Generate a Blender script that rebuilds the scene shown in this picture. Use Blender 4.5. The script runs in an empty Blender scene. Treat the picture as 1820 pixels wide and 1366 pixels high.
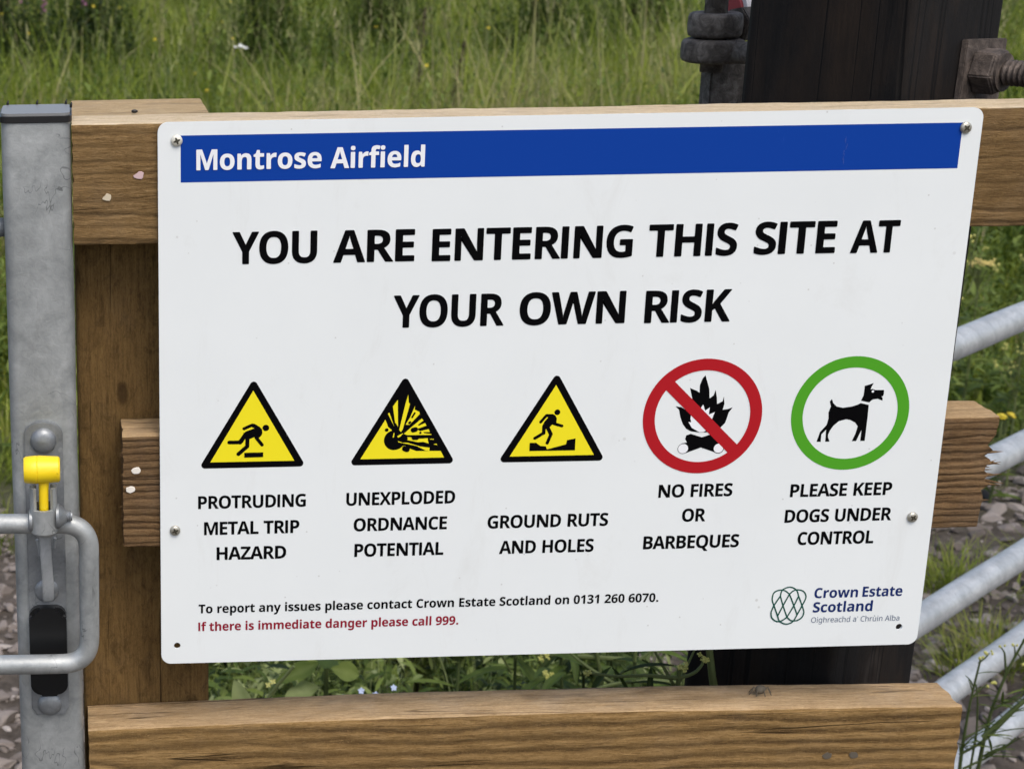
import bpy, bmesh, math, random
import numpy as np
from mathutils import Vector, Matrix, noise
random.seed(7); RNG = np.random.default_rng(11)
R = math.radians; PI = math.pi
SC = bpy.context.scene
COL = SC.collection

# ------------------------------------------------------------------ camera
cam = bpy.data.cameras.new("camera"); camera = bpy.data.objects.new("camera", cam); COL.objects.link(camera)
camera.matrix_world = Matrix(((0.9994430, 0.0220813, -0.0250233, -0.064288),
                              (-0.0302911, 0.2855094, -0.9578971, -1.242323),
                              (-0.0140072, 0.9581215, 0.2860193, 1.478109),
                              (0, 0, 0, 1)))
cam.sensor_width = 36; cam.lens = 61.623; cam.shift_x = 0.38626; cam.shift_y = 0.0
cam.clip_start = 0.05; cam.clip_end = 400
cam.dof.use_dof = True; cam.dof.focus_distance = 1.25; cam.dof.aperture_fstop = 61.6 / 2.9
SC.camera = camera

# ------------------------------------------------------------------ light: bright overcast
world = bpy.data.worlds.new("World"); SC.world = world; world.use_nodes = True
wn = world.node_tree; bg = wn.nodes["Background"]
sky = wn.nodes.new("ShaderNodeTexSky"); sky.sky_type = 'NISHITA'; sky.sun_disc = False
SUN_EL, SUN_AZ = R(58), R(162)
sky.sun_elevation = SUN_EL; sky.sun_rotation = SUN_AZ
sky.air_density = 1.0; sky.dust_density = 4.2; sky.ozone_density = 1.0
wn.links.new(sky.outputs[0], bg.inputs[0]); bg.inputs[1].default_value = 0.15
sl = bpy.data.lights.new("sun", 'SUN'); sl.energy = 1.0; sl.angle = R(30); sl.color = (1.0, 0.985, 0.95)
sun = bpy.data.objects.new("sun", sl); COL.objects.link(sun)
sdir = Vector((math.sin(SUN_AZ) * math.cos(SUN_EL), math.cos(SUN_AZ) * math.cos(SUN_EL), math.sin(SUN_EL)))
sun.rotation_euler = sdir.to_track_quat('Z', 'Y').to_euler(); sun.location = sdir * 30
SC.view_settings.view_transform = 'Standard'; SC.view_settings.look = 'None'
SC.view_settings.exposure = 0.44; SC.view_settings.gamma = 1.0

# ------------------------------------------------------------------ materials
class NT:
    def __init__(s, name, rough=0.6, metal=0.0, spec=0.5):
        s.m = bpy.data.materials.new(name); s.m.use_nodes = True
        s.t = s.m.node_tree; s.b = s.t.nodes["Principled BSDF"]
        s.b.inputs["Roughness"].default_value = rough; s.b.inputs["Metallic"].default_value = metal
        s.b.inputs["Specular IOR Level"].default_value = spec
    def n(s, typ, **kw):
        x = s.t.nodes.new(typ)
        for k, v in kw.items():
            if k in x.inputs.keys(): x.inputs[k].default_value = v
            else: setattr(x, k, v)
        return x
    def l(s, a, b): s.t.links.new(a, b)
    def coord(s, scale=(1, 1, 1), loc=(0, 0, 0), rot=(0, 0, 0)):
        tc = s.n("ShaderNodeTexCoord"); mp = s.n("ShaderNodeMapping")
        mp.inputs["Scale"].default_value = scale; mp.inputs["Location"].default_value = loc; mp.inputs["Rotation"].default_value = rot
        s.l(tc.outputs["Object"], mp.inputs["Vector"]); return mp.outputs[0]
    def noise(s, vec, scale, detail=4, rough=0.55, dist=0.0):
        x = s.n("ShaderNodeTexNoise", Scale=scale, Detail=detail, Roughness=rough, Distortion=dist)
        s.l(vec, x.inputs["Vector"]); return x.outputs[0]
    def ramp(s, fac, stops):
        x = s.n("ShaderNodeValToRGB"); e = x.color_ramp.elements
        while len(e) < len(stops): e.new(0.5)
        for i, (p, c) in enumerate(stops): e[i].position = p; e[i].color = (*c, 1) if len(c) == 3 else c
        s.l(fac, x.inputs[0]); return x.outputs[0]
    def mix(s, fac, a, b, mode='MIX'):
        x = s.n("ShaderNodeMix", data_type='RGBA', blend_type=mode)
        if isinstance(fac, (int, float)): x.inputs[0].default_value = fac
        else: s.l(fac, x.inputs[0])
        for i, v in ((6, a), (7, b)):
            if isinstance(v, tuple): x.inputs[i].default_value = (*v, 1)
            else: s.l(v, x.inputs[i])
        return x.outputs[2]
    def math(s, op, a, b=0.0, c=0.0):
        x = s.n("ShaderNodeMath", operation=op)
        for i, v in enumerate((a, b, c)):
            if isinstance(v, (int, float)): x.inputs[i].default_value = v
            else: s.l(v, x.inputs[i])
        return x.outputs[0]
    def color(s, c):
        if isinstance(c, tuple): s.b.inputs["Base Color"].default_value = (*c, 1)
        else: s.l(c, s.b.inputs["Base Color"])
        return s
    def bump(s, h, strength=0.3, dist=0.001):
        x = s.n("ShaderNodeBump", Strength=strength, Distance=dist); s.l(h, x.inputs["Height"])
        s.l(x.outputs[0], s.b.inputs["Normal"]); return s

def plain(name, c, rough=0.5, metal=0.0, spec=0.5):
    return NT(name, rough, metal, spec).color(c).m

def wood(name, axis, dark, mid, light, period=0.009, seed=0.0, rings=0.55, stain=0.35, sc=1.0, grey=0.25, mottle=0, sharp=3.0, knots=(), even=0.25):
    """sawn softwood: growth-ring lines along one axis, fibres, torn fuzz, stains and knots (x or z along the grain, across, radius)"""
    t = NT(name, 0.88, 0, 0.2)
    al = lambda k: tuple(k if i == axis else 1.0 for i in range(3))
    ctr = {0: (0, -0.02 - seed * 0.01, 0.05 + seed * 0.02), 2: (0.03 + seed * 0.01, -0.03, 0)}[axis]
    wv = t.n("ShaderNodeTexNoise", Scale=14.0, Detail=4.0, Roughness=0.55); t.l(t.coord(al(0.35), (seed, seed * 2.1, seed * 0.7)), wv.inputs["Vector"])
    sub = t.n("ShaderNodeVectorMath", operation='SUBTRACT'); t.l(wv.outputs[1], sub.inputs[0]); sub.inputs[1].default_value = (0.5, 0.5, 0.5)
    scl = t.n("ShaderNodeVectorMath", operation='SCALE'); t.l(sub.outputs[0], scl.inputs[0]); scl.inputs["Scale"].default_value = 0.026
    add = t.n("ShaderNodeVectorMath", operation='ADD'); t.l(t.coord((1, 1, 1), ctr), add.inputs[0]); t.l(scl.outputs[0], add.inputs[1])
    vec = add.outputs[0]; kn = None
    for ka, kz, kr in knots:
        sp = t.n("ShaderNodeSeparateXYZ"); t.l(t.coord(), sp.inputs[0]); a = sp.outputs[axis]; b = sp.outputs[2 - axis]
        d2 = t.math('ADD', t.math('POWER', t.math('MULTIPLY', t.math('SUBTRACT', a, ka), 0.45), 2.0), t.math('POWER', t.math('SUBTRACT', b, kz), 2.0))
        g = t.math('POWER', 2.718, t.math('MULTIPLY', d2, -1.0 / (kr * kr)))
        sgn = t.math('MULTIPLY', g, 0.75 * kr); cm = t.n("ShaderNodeCombineXYZ"); t.l(sgn, cm.inputs[2 - axis])
        ad = t.n("ShaderNodeVectorMath", operation='ADD'); t.l(vec, ad.inputs[0]); t.l(cm.outputs[0], ad.inputs[1]); vec = ad.outputs[0]
        core = t.ramp(g, [(0.80, (0, 0, 0)), (0.93, (1, 1, 1))]); kn = core if kn is None else t.math('MAXIMUM', kn, core)
    w = t.n("ShaderNodeTexWave", wave_type='RINGS', rings_direction='XYZ'[axis], Scale=2 * PI / (20 * period), Distortion=1.0, Detail=4.0)
    w.inputs["Detail Scale"].default_value = 3.0; w.inputs["Detail Roughness"].default_value = 0.65
    t.l(vec, w.inputs["Vector"])
    fib = t.noise(t.coord(al(0.06), (seed * 3, seed, 0)), 520 * sc, 5, 0.72, 0.4)
    tear = t.noise(t.coord(al(0.22), (seed * 5, 0, 0), (0, R(14 if axis == 0 else 4), 0)), 620 * sc, 4, 0.75, 1.2)
    fuzz = t.noise(t.coord(al(0.45), (0, seed, 7), (0, R(20 if axis == 0 else 0), 0)), 950, 4, 0.75, 1.2)
    band = t.noise(t.coord(al(0.12), (seed, 2, seed)), 60, 3, 0.5)
    big = t.noise(t.coord(al(0.5), (seed * 9, 4, 1)), 11, 5, 0.6)
    ring = t.math('POWER', w.outputs[1], sharp)
    patchy = t.ramp(band, [(0.36, (even, even, even)), (0.60, (1, 1, 1))])
    rd = t.math('MULTIPLY', t.math('MULTIPLY', ring, patchy), t.ramp(tear, [(0.34, (0.35, 0.35, 0.35)), (0.6, (1, 1, 1))]))
    c = t.ramp(t.math('ADD', t.math('MULTIPLY', fib, 0.55), t.math('MULTIPLY', tear, 0.45)), [(0.36, dark), (0.5, mid), (0.64, light)])
    c = t.mix(t.math('MULTIPLY', rd, rings), c, tuple(x * 0.55 for x in dark))
    c = t.mix(t.math('MULTIPLY', t.ramp(fuzz, [(0.54, (0, 0, 0)), (0.7, (1, 1, 1))]), 0.6), c, light)
    c = t.mix(t.math('MULTIPLY', t.ramp(fuzz, [(0.3, (1, 1, 1)), (0.44, (0, 0, 0))]), 0.6), c, dark)
    st_f = t.ramp(big, [(0.42, (0, 0, 0)), (0.62, (1, 1, 1))])
    c = t.mix(t.math('MULTIPLY', st_f, stain), c, tuple(x * 0.5 for x in mid))
    lo_f = t.ramp(big, [(0.30, (1, 1, 1)), (0.44, (0, 0, 0))])
    c = t.mix(t.math('MULTIPLY', lo_f, 0.3), c, light)
    if mottle:
        mo = t.noise(t.coord(al(0.55), (seed, 3, 8)), 95, 6, 0.75, 0.8)
        c = t.mix(t.math('MULTIPLY', t.ramp(mo, [(0.5, (0, 0, 0)), (0.66, (1, 1, 1))]), mottle), c, tuple(x * 0.35 for x in dark))
    gr = t.noise(t.coord((1, 1, 1), (2, seed, 5)), 26, 4, 0.6)
    c = t.mix(t.math('MULTIPLY', t.ramp(gr, [(0.5, (0, 0, 0)), (0.75, (1, 1, 1))]), grey), c, tuple((sum(mid) / 3 * 0.6 + x * 0.4) * 1.15 for x in mid))
    if kn is not None: c = t.mix(t.math('MULTIPLY', kn, 0.75), c, tuple(x * 0.55 for x in dark))
    ck = t.noise(t.coord(al(0.03), (seed * 2, 9, seed)), 48, 2, 0.4)                 # long drying cracks
    crack = t.math('MULTIPLY', t.ramp(ck, [(0.492, (0, 0, 0)), (0.498, (1, 1, 1)), (0.502, (1, 1, 1)), (0.508, (0, 0, 0))]), t.ramp(band, [(0.52, (0, 0, 0)), (0.60, (1, 1, 1))]))
    c = t.mix(t.math('MULTIPLY', crack, 0.8), c, tuple(x * 0.25 for x in dark))
    t.color(c)
    h = t.math('ADD', t.math('MULTIPLY', fib, 0.5), t.math('MULTIPLY', tear, 0.8))
    h = t.math('ADD', h, t.math('MULTIPLY', fuzz, 0.35))
    h = t.math('SUBTRACT', h, t.math('MULTIPLY', rd, 0.8)); h = t.math('SUBTRACT', h, crack)
    t.bump(h, 1.0, 0.0016)
    return t.m

m_rail = wood("treated_softwood", 0, (0.085, 0.047, 0.016), (0.205, 0.124, 0.047), (0.315, 0.205, 0.092), period=0.010, seed=0.3, rings=0.9, stain=0.35, grey=0.15, sharp=3.0, even=0.35, knots=((0.78, 1.262, 0.016),))
m_rail_low = wood("treated_softwood_warm", 0, (0.125, 0.068, 0.021), (0.29, 0.178, 0.066), (0.41, 0.265, 0.112), period=0.0105, seed=1.7, rings=1.0, stain=0.15, grey=0.1, sharp=1.3, even=0.7, knots=((-0.004, 0.768, 0.024), (0.31, 0.742, 0.012)))
m_rail_mid = wood("weathered_softwood", 0, (0.075, 0.040, 0.018), (0.185, 0.11, 0.049), (0.29, 0.185, 0.092), period=0.0058, seed=4.2, rings=0.9, stain=0.35, grey=0.25, sharp=2.2, even=0.6)
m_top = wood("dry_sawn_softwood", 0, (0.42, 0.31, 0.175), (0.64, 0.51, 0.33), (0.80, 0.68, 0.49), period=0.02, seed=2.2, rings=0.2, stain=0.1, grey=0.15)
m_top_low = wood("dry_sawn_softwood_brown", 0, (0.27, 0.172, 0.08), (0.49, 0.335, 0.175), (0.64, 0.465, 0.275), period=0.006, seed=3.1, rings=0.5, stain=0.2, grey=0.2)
m_post = wood("stained_post_timber", 2, (0.08, 0.044, 0.015), (0.22, 0.132, 0.046), (0.31, 0.195, 0.075), period=0.03, seed=0.9, rings=0.25, stain=0.5, grey=0.1, mottle=0.5, knots=((1.085, -0.026, 0.011), (0.93, 0.018, 0.009)))
m_post_top = wood("post_end_grain", 0, (0.26, 0.175, 0.08), (0.42, 0.30, 0.155), (0.60, 0.46, 0.28), period=0.0065, seed=5.5, rings=0.6, stain=0.1, grey=0.2)

def creosote():
    t = NT("creosoted_timber", 0.75, 0, 0.22)
    f = t.noise(t.coord((1, 1, 0.06)), 210, 6, 0.7, 0.6); fi = t.noise(t.coord((1, 1, 0.5)), 420, 4, 0.7, 0.5)
    c = t.ramp(t.math('ADD', t.math('MULTIPLY', f, 0.6), t.math('MULTIPLY', fi, 0.4)), [(0.34, (0.0042, 0.0036, 0.0035)), (0.55, (0.0075, 0.0065, 0.0062)), (0.72, (0.013, 0.011, 0.010))])
    br = t.ramp(t.noise(t.coord((1, 1, 0.35), (7, 7, 0)), 12, 5, 0.6), [(0.5, (0, 0, 0)), (0.68, (1, 1, 1))])
    c = t.mix(t.math('MULTIPLY', br, 0.7), c, (0.027, 0.017, 0.0105))
    vo = t.n("ShaderNodeTexVoronoi", Scale=9.0); t.l(t.coord((1, 1, 0.55), (0.13, 0.4, 0.31)), vo.inputs["Vector"])
    kc = t.ramp(vo.outputs["Distance"], [(0.085, (0, 0, 0)), (0.105, (1, 1, 1)), (0.125, (1, 1, 1)), (0.15, (0, 0, 0))])
    c = t.mix(t.math('MULTIPLY', kc, 0.8), c, (0.026, 0.021, 0.018))
    cr = t.noise(t.coord((1, 1, 0.015), (3, 1, 2)), 42, 2, 0.4, 0.2)
    ck = t.ramp(cr, [(0.485, (0, 0, 0)), (0.495, (1, 1, 1)), (0.505, (1, 1, 1)), (0.515, (0, 0, 0))])
    c = t.mix(t.math('MULTIPLY', ck, 0.9), c, (0.0012, 0.001, 0.001))
    t.color(c); t.bump(t.math('SUBTRACT', t.math('ADD', f, t.math('MULTIPLY', fi, 0.5)), ck), 0.5, 0.0016); return t.m
m_creo = creosote()

def galv(name, lo, hi, metal=0.55, rough=0.5, seed=0.0):
    t = NT(name, rough, metal, 0.5)
    n1 = t.noise(t.coord((1, 1, 1), (seed, 0, 0)), 34, 6, 0.65, 0.8)
    n2 = t.noise(t.coord((1, 1, 1), (0, seed, 3)), 190, 4, 0.7, 0.5)
    vo = t.n("ShaderNodeTexVoronoi", Scale=90.0); t.l(t.coord((1, 1, 0.6), (seed, 1, 1)), vo.inputs["Vector"])
    f = t.math('ADD', t.math('MULTIPLY', n1, 0.7), t.math('MULTIPLY', n2, 0.3))
    c = t.ramp(f, [(0.34, lo), (0.66, hi)])
    bw = t.n("ShaderNodeRGBToBW"); t.l(vo.outputs["Color"], bw.inputs[0]); c = t.mix(0.07, c, bw.outputs[0], 'OVERLAY')
    big = t.ramp(t.noise(t.coord((1, 1, 0.5), (seed, 8, 2)), 13, 4, 0.6), [(0.45, (0, 0, 0)), (0.7, (1, 1, 1))])
    c = t.mix(t.math('MULTIPLY', big, 0.35), c, tuple(x * 0.72 for x in lo))
    drip = t.ramp(t.noise(t.coord((1, 1, 1), (1, 5, seed)), 120, 2, 0.4), [(0.72, (0, 0, 0)), (0.80, (1, 1, 1))])
    c = t.mix(t.math('MULTIPLY', drip, 0.22), c, (0.72, 0.74, 0.75))
    ln = t.noise(t.coord((1, 1, 0.6), (seed * 2, 3, 1)), 26, 3, 0.6, 1.0)
    ls = t.ramp(t.noise(t.coord((1, 1, 1), (4, seed, 9)), 22, 2), [(0.58, (0, 0, 0)), (0.63, (1, 1, 1))])
    sc_ = t.math('MULTIPLY', t.ramp(ln, [(0.494, (0, 0, 0)), (0.499, (1, 1, 1)), (0.501, (1, 1, 1)), (0.506, (0, 0, 0))]), ls)
    c = t.mix(t.math('MULTIPLY', sc_, 0.75), c, tuple(x * 0.3 for x in lo))
    gt = t.ramp(t.noise(t.coord((1, 1, 0.3), (seed, 2, 6)), 70, 5, 0.7), [(0.60, (0, 0, 0)), (0.74, (1, 1, 1))])
    c = t.mix(t.math('MULTIPLY', gt, 0.22), c, (0.16, 0.15, 0.13))
    t.color(c)
    rr = t.n("ShaderNodeMapRange"); t.l(n1, rr.inputs[0]); rr.inputs[3].default_value = rough - 0.14; rr.inputs[4].default_value = rough + 0.16
    t.l(rr.outputs[0], t.b.inputs["Roughness"])
    t.bump(t.math('ADD', n2, t.math('MULTIPLY', n1, 0.8)), 0.22, 0.0012); return t.m
m_galv = galv("galvanised_steel", (0.29, 0.31, 0.308), (0.49, 0.51, 0.503), seed=0.4)
m_galv_light = galv("new_galvanised_tube", (0.36, 0.385, 0.395), (0.58, 0.605, 0.615), metal=0.4, rough=0.44, seed=2.3)
m_galv_dark = galv("dull_galvanised_steel", (0.20, 0.215, 0.225), (0.36, 0.38, 0.39), metal=0.6, rough=0.46, seed=5.3)

def rusty(name, a, b, c3, seed):
    t = NT(name, 0.72, 0.25, 0.4)
    n = t.noise(t.coord((1, 1, 1), (seed, 0, 0)), 95, 6, 0.7, 0.8); n2 = t.noise(t.coord((1, 1, 1), (0, seed, 0)), 420, 3, 0.6)
    t.color(t.ramp(n, [(0.33, a), (0.5, b), (0.68, c3)])); t.bump(t.math('ADD', n, n2), 0.5, 0.0012); return t.m
m_rust = rusty("rusted_steel", (0.036, 0.029, 0.025), (0.080, 0.064, 0.054), (0.16, 0.13, 0.11), 1.0)
m_iron = rusty("dark_weathered_steel", (0.042, 0.035, 0.029), (0.105, 0.092, 0.078), (0.21, 0.19, 0.165), 4.0)

def panel_mat():
    t = NT("printed_white_panel", 0.32, 0, 0.5)
    n = t.noise(t.coord(), 9, 5, 0.6); c = t.ramp(n, [(0.3, (0.755, 0.795, 0.79)), (0.7, (0.785, 0.825, 0.82))])
    sp = t.n("ShaderNodeTexVoronoi", Scale=38.0); t.l(t.coord((1, 1, 1), (0.3, 0, 0.2)), sp.inputs["Vector"])
    spot = t.ramp(sp.outputs["Distance"], [(0.035, (1, 1, 1)), (0.06, (0, 0, 0))])
    keep = t.ramp(sp.outputs["Color"], [(0.80, (0, 0, 0)), (0.84, (1, 1, 1))])
    c = t.mix(t.math('MULTIPLY', t.math('MULTIPLY', spot, keep), 0.4), c, (0.33, 0.32, 0.29))
    sm = t.noise(t.coord((1, 1, 0.35), (3, 0, 1)), 24, 6, 0.75, 0.7)                  # faint rain marks and smudges
    c = t.mix(t.math('MULTIPLY', t.ramp(sm, [(0.56, (0, 0, 0)), (0.78, (1, 1, 1))]), 0.22), c, (0.55, 0.55, 0.51))
    sp2 = t.n("ShaderNodeTexVoronoi", Scale=120.0); t.l(t.coord((1, 1, 1), (0.7, 0, 0.9)), sp2.inputs["Vector"])
    tiny = t.math('MULTIPLY', t.ramp(sp2.outputs["Distance"], [(0.06, (1, 1, 1)), (0.10, (0, 0, 0))]), t.ramp(sp2.outputs["Color"], [(0.86, (0, 0, 0)), (0.88, (1, 1, 1))]))
    c = t.mix(t.math('MULTIPLY', tiny, 0.35), c, (0.30, 0.29, 0.26))
    t.color(c); t.bump(t.noise(t.coord(), 5, 2), 0.05, 0.004); return t.m
m_panel = panel_mat()

def ink(name, c, rough=0.45, scuff=0.0):
    t = NT(name, rough, 0, 0.04)
    if scuff:
        s = t.noise(t.coord((1.0, 1, 0.12), (0.2, 0, 0)), 300, 3, 0.7)
        b = t.noise(t.coord((1, 1, 0.4), (0, 0, 4)), 17, 3)
        k = t.math('MULTIPLY', t.ramp(s, [(0.62, (0, 0, 0)), (0.72, (1, 1, 1))]), t.ramp(b, [(0.6, (0, 0, 0)), (0.7, (1, 1, 1))]))
        t.color(t.mix(t.math('MULTIPLY', k, scuff), c, tuple(min(1, x * 1.4 + 0.03) for x in c)))
    else: t.color(c)
    return t.m
INK = {'black': ink("black_print", (0.0025, 0.0025, 0.003)), 'white': ink("white_print", (0.80, 0.82, 0.84)),
       'red': ink("red_print", (0.40, 0.014, 0.02)), 'blue': ink("blue_print", (0.006, 0.047, 0.30), scuff=0.5),
       'yellow': ink("yellow_print", (0.83, 0.72, 0.022)), 'green': ink("green_print", (0.075, 0.33, 0.022)),
       'navy': ink("navy_print", (0.013, 0.028, 0.125)), 'slate': ink("slate_print", (0.13, 0.165, 0.235)),
       'knot': ink("dark_green_print", (0.010, 0.075, 0.055)), 'scuff': ink("scuffed_blue_print", (0.055, 0.10, 0.36)), 'crimson': ink("crimson_print", (0.26, 0.012, 0.03))}
def yellow_mat():
    t = NT("yellow_plastic", 0.42); n = t.noise(t.coord(), 150, 5, 0.7, 0.6)
    c = t.mix(t.ramp(n, [(0.66, (0, 0, 0)), (0.72, (1, 1, 1))]), t.mix(t.noise(t.coord(), 60, 3), (0.86, 0.58, 0.008), (0.88, 0.68, 0.012)), (0.10, 0.075, 0.012))
    t.color(c); t.bump(n, 0.15, 0.0008); return t.m
m_yellow = yellow_mat()
m_rubber = NT("black_rubber", 0.34, 0, 0.35).color((0.008, 0.0085, 0.009)).m
m_cap = NT("dark_grey_plastic_cap", 0.35, 0, 0.4).color((0.014, 0.014, 0.015)).m
m_capgrey = NT("plastic_cap_sky_sheen", 0.4, 0, 0.5).color((0.20, 0.205, 0.205)).m  # sky reflected on the dark cap's top, put into its base colour as grey
m_screw = plain("nickel_screw", (0.46, 0.44, 0.37), 0.35, 0.7)
m_screw_pale = plain("pale_zinc_screw", (0.72, 0.70, 0.60), 0.38, 0.3)
m_recess = plain("screw_recess", (0.05, 0.045, 0.03), 0.6, 0.3)
m_nail_white = plain("pale_nail_head", (0.78, 0.74, 0.66), 0.5)
m_nail_pink = plain("pinkish_nail_head", (0.58, 0.42, 0.42), 0.5)
m_nail_tan = plain("tan_nail_head", (0.58, 0.5, 0.36), 0.5)
m_nail_grey = plain("grey_nail_head", (0.15, 0.13, 0.10), 0.5, 0.4)
m_redpl = plain("red_plastic", (0.40, 0.05, 0.06), 0.4)
m_whitepl = plain("white_plastic", (0.8, 0.76, 0.74), 0.4)

def foliage(name, stops, rough=0.6, trans=0.35, veins=False):
    t = NT(name, rough, 0, 0.3)
    a = t.n("ShaderNodeAttribute", attribute_name="tint")
    c = t.ramp(a.outputs["Fac"], stops)
    n = t.noise(t.coord(), 60, 3)
    c = t.mix(t.math('MULTIPLY', n, 0.4), c, t.mix(1.0, c, (0.6, 0.65, 0.5), 'MULTIPLY'))
    t.color(c)
    tr = t.n("ShaderNodeBsdfTranslucent"); t.l(c, tr.inputs[0]); mx = t.n("ShaderNodeMixShader"); mx.inputs[0].default_value = trans
    t.l(t.b.outputs[0], mx.inputs[1]); t.l(tr.outputs[0], mx.inputs[2]); t.l(mx.outputs[0], t.t.nodes["Material Output"].inputs[0])
    return t.m
m_grass = foliage("meadow_grass_blades", [(0.0, (0.055, 0.086, 0.010)), (0.35, (0.16, 0.222, 0.021)), (0.7, (0.30, 0.355, 0.043)), (0.9, (0.33, 0.34, 0.11)), (1.0, (0.45, 0.40, 0.20))])
m_seed = foliage("pale_grass_heads", [(0.0, (0.20, 0.235, 0.07)), (0.6, (0.31, 0.32, 0.13)), (1.0, (0.38, 0.33, 0.19))])
m_weed = foliage("weed_leaves", [(0.0, (0.022, 0.040, 0.007)), (0.4, (0.085, 0.14, 0.020)), (0.75, (0.205, 0.265, 0.055)), (1.0, (0.33, 0.37, 0.13))])
m_leaf = foliage("broad_leaves", [(0.0, (0.016, 0.030, 0.006)), (0.4, (0.080, 0.125, 0.019)), (0.7, (0.19, 0.245, 0.05)), (1.0, (0.40, 0.45, 0.20))], trans=0.3)
m_tuft = foliage("tuft_grass_blades", [(0.0, (0.09, 0.135, 0.015)), (0.5, (0.26, 0.32, 0.04)), (1.0, (0.40, 0.36, 0.13))])
m_stem = foliage("green_stems", [(0.0, (0.03, 0.045, 0.014)), (0.5, (0.085, 0.115, 0.035)), (1.0, (0.20, 0.23, 0.09))], trans=0.1)
m_brown = plain("brown_dead_stem", (0.06, 0.038, 0.022), 0.8)
m_petal = plain("yellow_petals", (0.62, 0.50, 0.03), 0.5)
m_petal_pale = plain("pale_yellow_petals", (0.46, 0.45, 0.12), 0.5)
m_petal_cream = plain("cream_yellow_florets", (0.52, 0.42, 0.13), 0.7)
m_petal_blue = plain("pale_blue_petals", (0.50, 0.58, 0.78), 0.5)
m_petal_pink = plain("magenta_petals", (0.27, 0.085, 0.19), 0.5)
m_petal_white = plain("white_petals", (0.75, 0.76, 0.72), 0.5)

def stone_mat():
    t = NT("crushed_stone", 0.85, 0, 0.3)
    a = t.n("ShaderNodeAttribute", attribute_name="tint")
    c = t.ramp(a.outputs["Fac"], [(0.0, (0.095, 0.080, 0.070)), (0.4, (0.195, 0.168, 0.148)), (0.75, (0.31, 0.272, 0.245)), (1.0, (0.46, 0.42, 0.385))])
    n = t.noise(t.coord(), 140, 5, 0.65); c = t.mix(t.math('MULTIPLY', n, 0.55), c, t.mix(1.0, c, (0.5, 0.47, 0.44), 'MULTIPLY'))
    t.color(c); t.bump(n, 0.4, 0.003); return t.m
m_stone = stone_mat()
def soil_mat():
    t = NT("earth_and_grit", 0.95, 0, 0.2)
    n = t.noise(t.coord(), 30, 8, 0.7); g = t.noise(t.coord((1, 1, 1), (5, 2, 0)), 0.9, 4)
    c = t.ramp(n, [(0.3, (0.04, 0.033, 0.026)), (0.6, (0.105, 0.088, 0.072)), (0.8, (0.17, 0.15, 0.13))])
    sx = t.n("ShaderNodeSeparateXYZ"); t.l(t.coord(), sx.inputs[0])
    far = t.n("ShaderNodeMapRange"); t.l(t.math('ADD', sx.outputs[1], t.math('MULTIPLY', g, 1.2)), far.inputs[0]); far.inputs[1].default_value = 3.0; far.inputs[2].default_value = 3.9
    c = t.mix(far.outputs[0], c, t.ramp(n, [(0.3, (0.03, 0.045, 0.01)), (0.7, (0.09, 0.115, 0.028))]))
    t.color(c); t.bump(n, 0.6, 0.01); return t.m
m_soil = soil_mat()

# ------------------------------------------------------------------ object helpers
def link(o, parent=None):
    COL.objects.link(o)
    if parent is not None: o.parent = parent
    return o
def thing(name, label, cat, loc=(0, 0, 0), group=None, rotz=0.0):
    o = bpy.data.objects.new(name, None); o.empty_display_size = 0.05; link(o)
    o.location = loc; o.rotation_euler = (0, 0, rotz)
    tag(o, label, cat, group); return o
def tag(o, label, cat=None, group=None, kind=None):
    o["label"] = label
    if cat: o["category"] = cat
    if group: o["group"] = group
    if kind: o["kind"] = kind
    return o
def world_part(name, me, mats, parent=None, smooth=False):
    """link a mesh modelled in world coordinates under its thing (whose base may be anywhere)"""
    o = bpy.data.objects.new(name, me)
    for m in (mats if isinstance(mats, (list, tuple)) else [mats]): me.materials.append(m)
    if smooth:
        for p in me.polygons: p.use_smooth = True
    link(o, parent)
    if parent is not None:
        top = parent; off = Vector(parent.location)
        while top.parent: top = top.parent; off += Vector(top.location)
        me.transform(Matrix.Translation(-off))
    return o
def bm_mesh(bm, name="m"):
    me = bpy.data.meshes.new(name); bm.to_mesh(me); bm.free(); return me
def raw_mesh(v, f, tint=None, name="m"):
    me = bpy.data.meshes.new(name); me.from_pydata([tuple(p) for p in v], [], f)
    if tint is not None:
        a = me.attributes.new("tint", 'FLOAT', 'POINT'); a.data.foreach_set("value", np.asarray(tint, dtype=np.float32))
    return me
def smooth_by_angle(me, ang=40):
    bm = bmesh.new(); bm.from_mesh(me)
    for f in bm.faces: f.smooth = True
    for e in bm.edges:
        if len(e.link_faces) == 2 and e.calc_face_angle(0) > R(ang): e.smooth = False
    bm.to_mesh(me); bm.free(); return me
def add_box(bm, a, b, mi=0):
    vs = [bm.verts.new((x, y, z)) for z in (a[2], b[2]) for y in (a[1], b[1]) for x in (a[0], b[0])]
    for q in ((0, 2, 3, 1), (4, 5, 7, 6), (0, 1, 5, 4), (2, 6, 7, 3), (0, 4, 6, 2), (1, 3, 7, 5)):
        f = bm.faces.new([vs[i] for i in q]); f.material_index = mi
    return vs
def frame_of(d):
    d = Vector(d).normalized(); u = d.orthogonal().normalized(); return d, u, d.cross(u)
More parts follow.
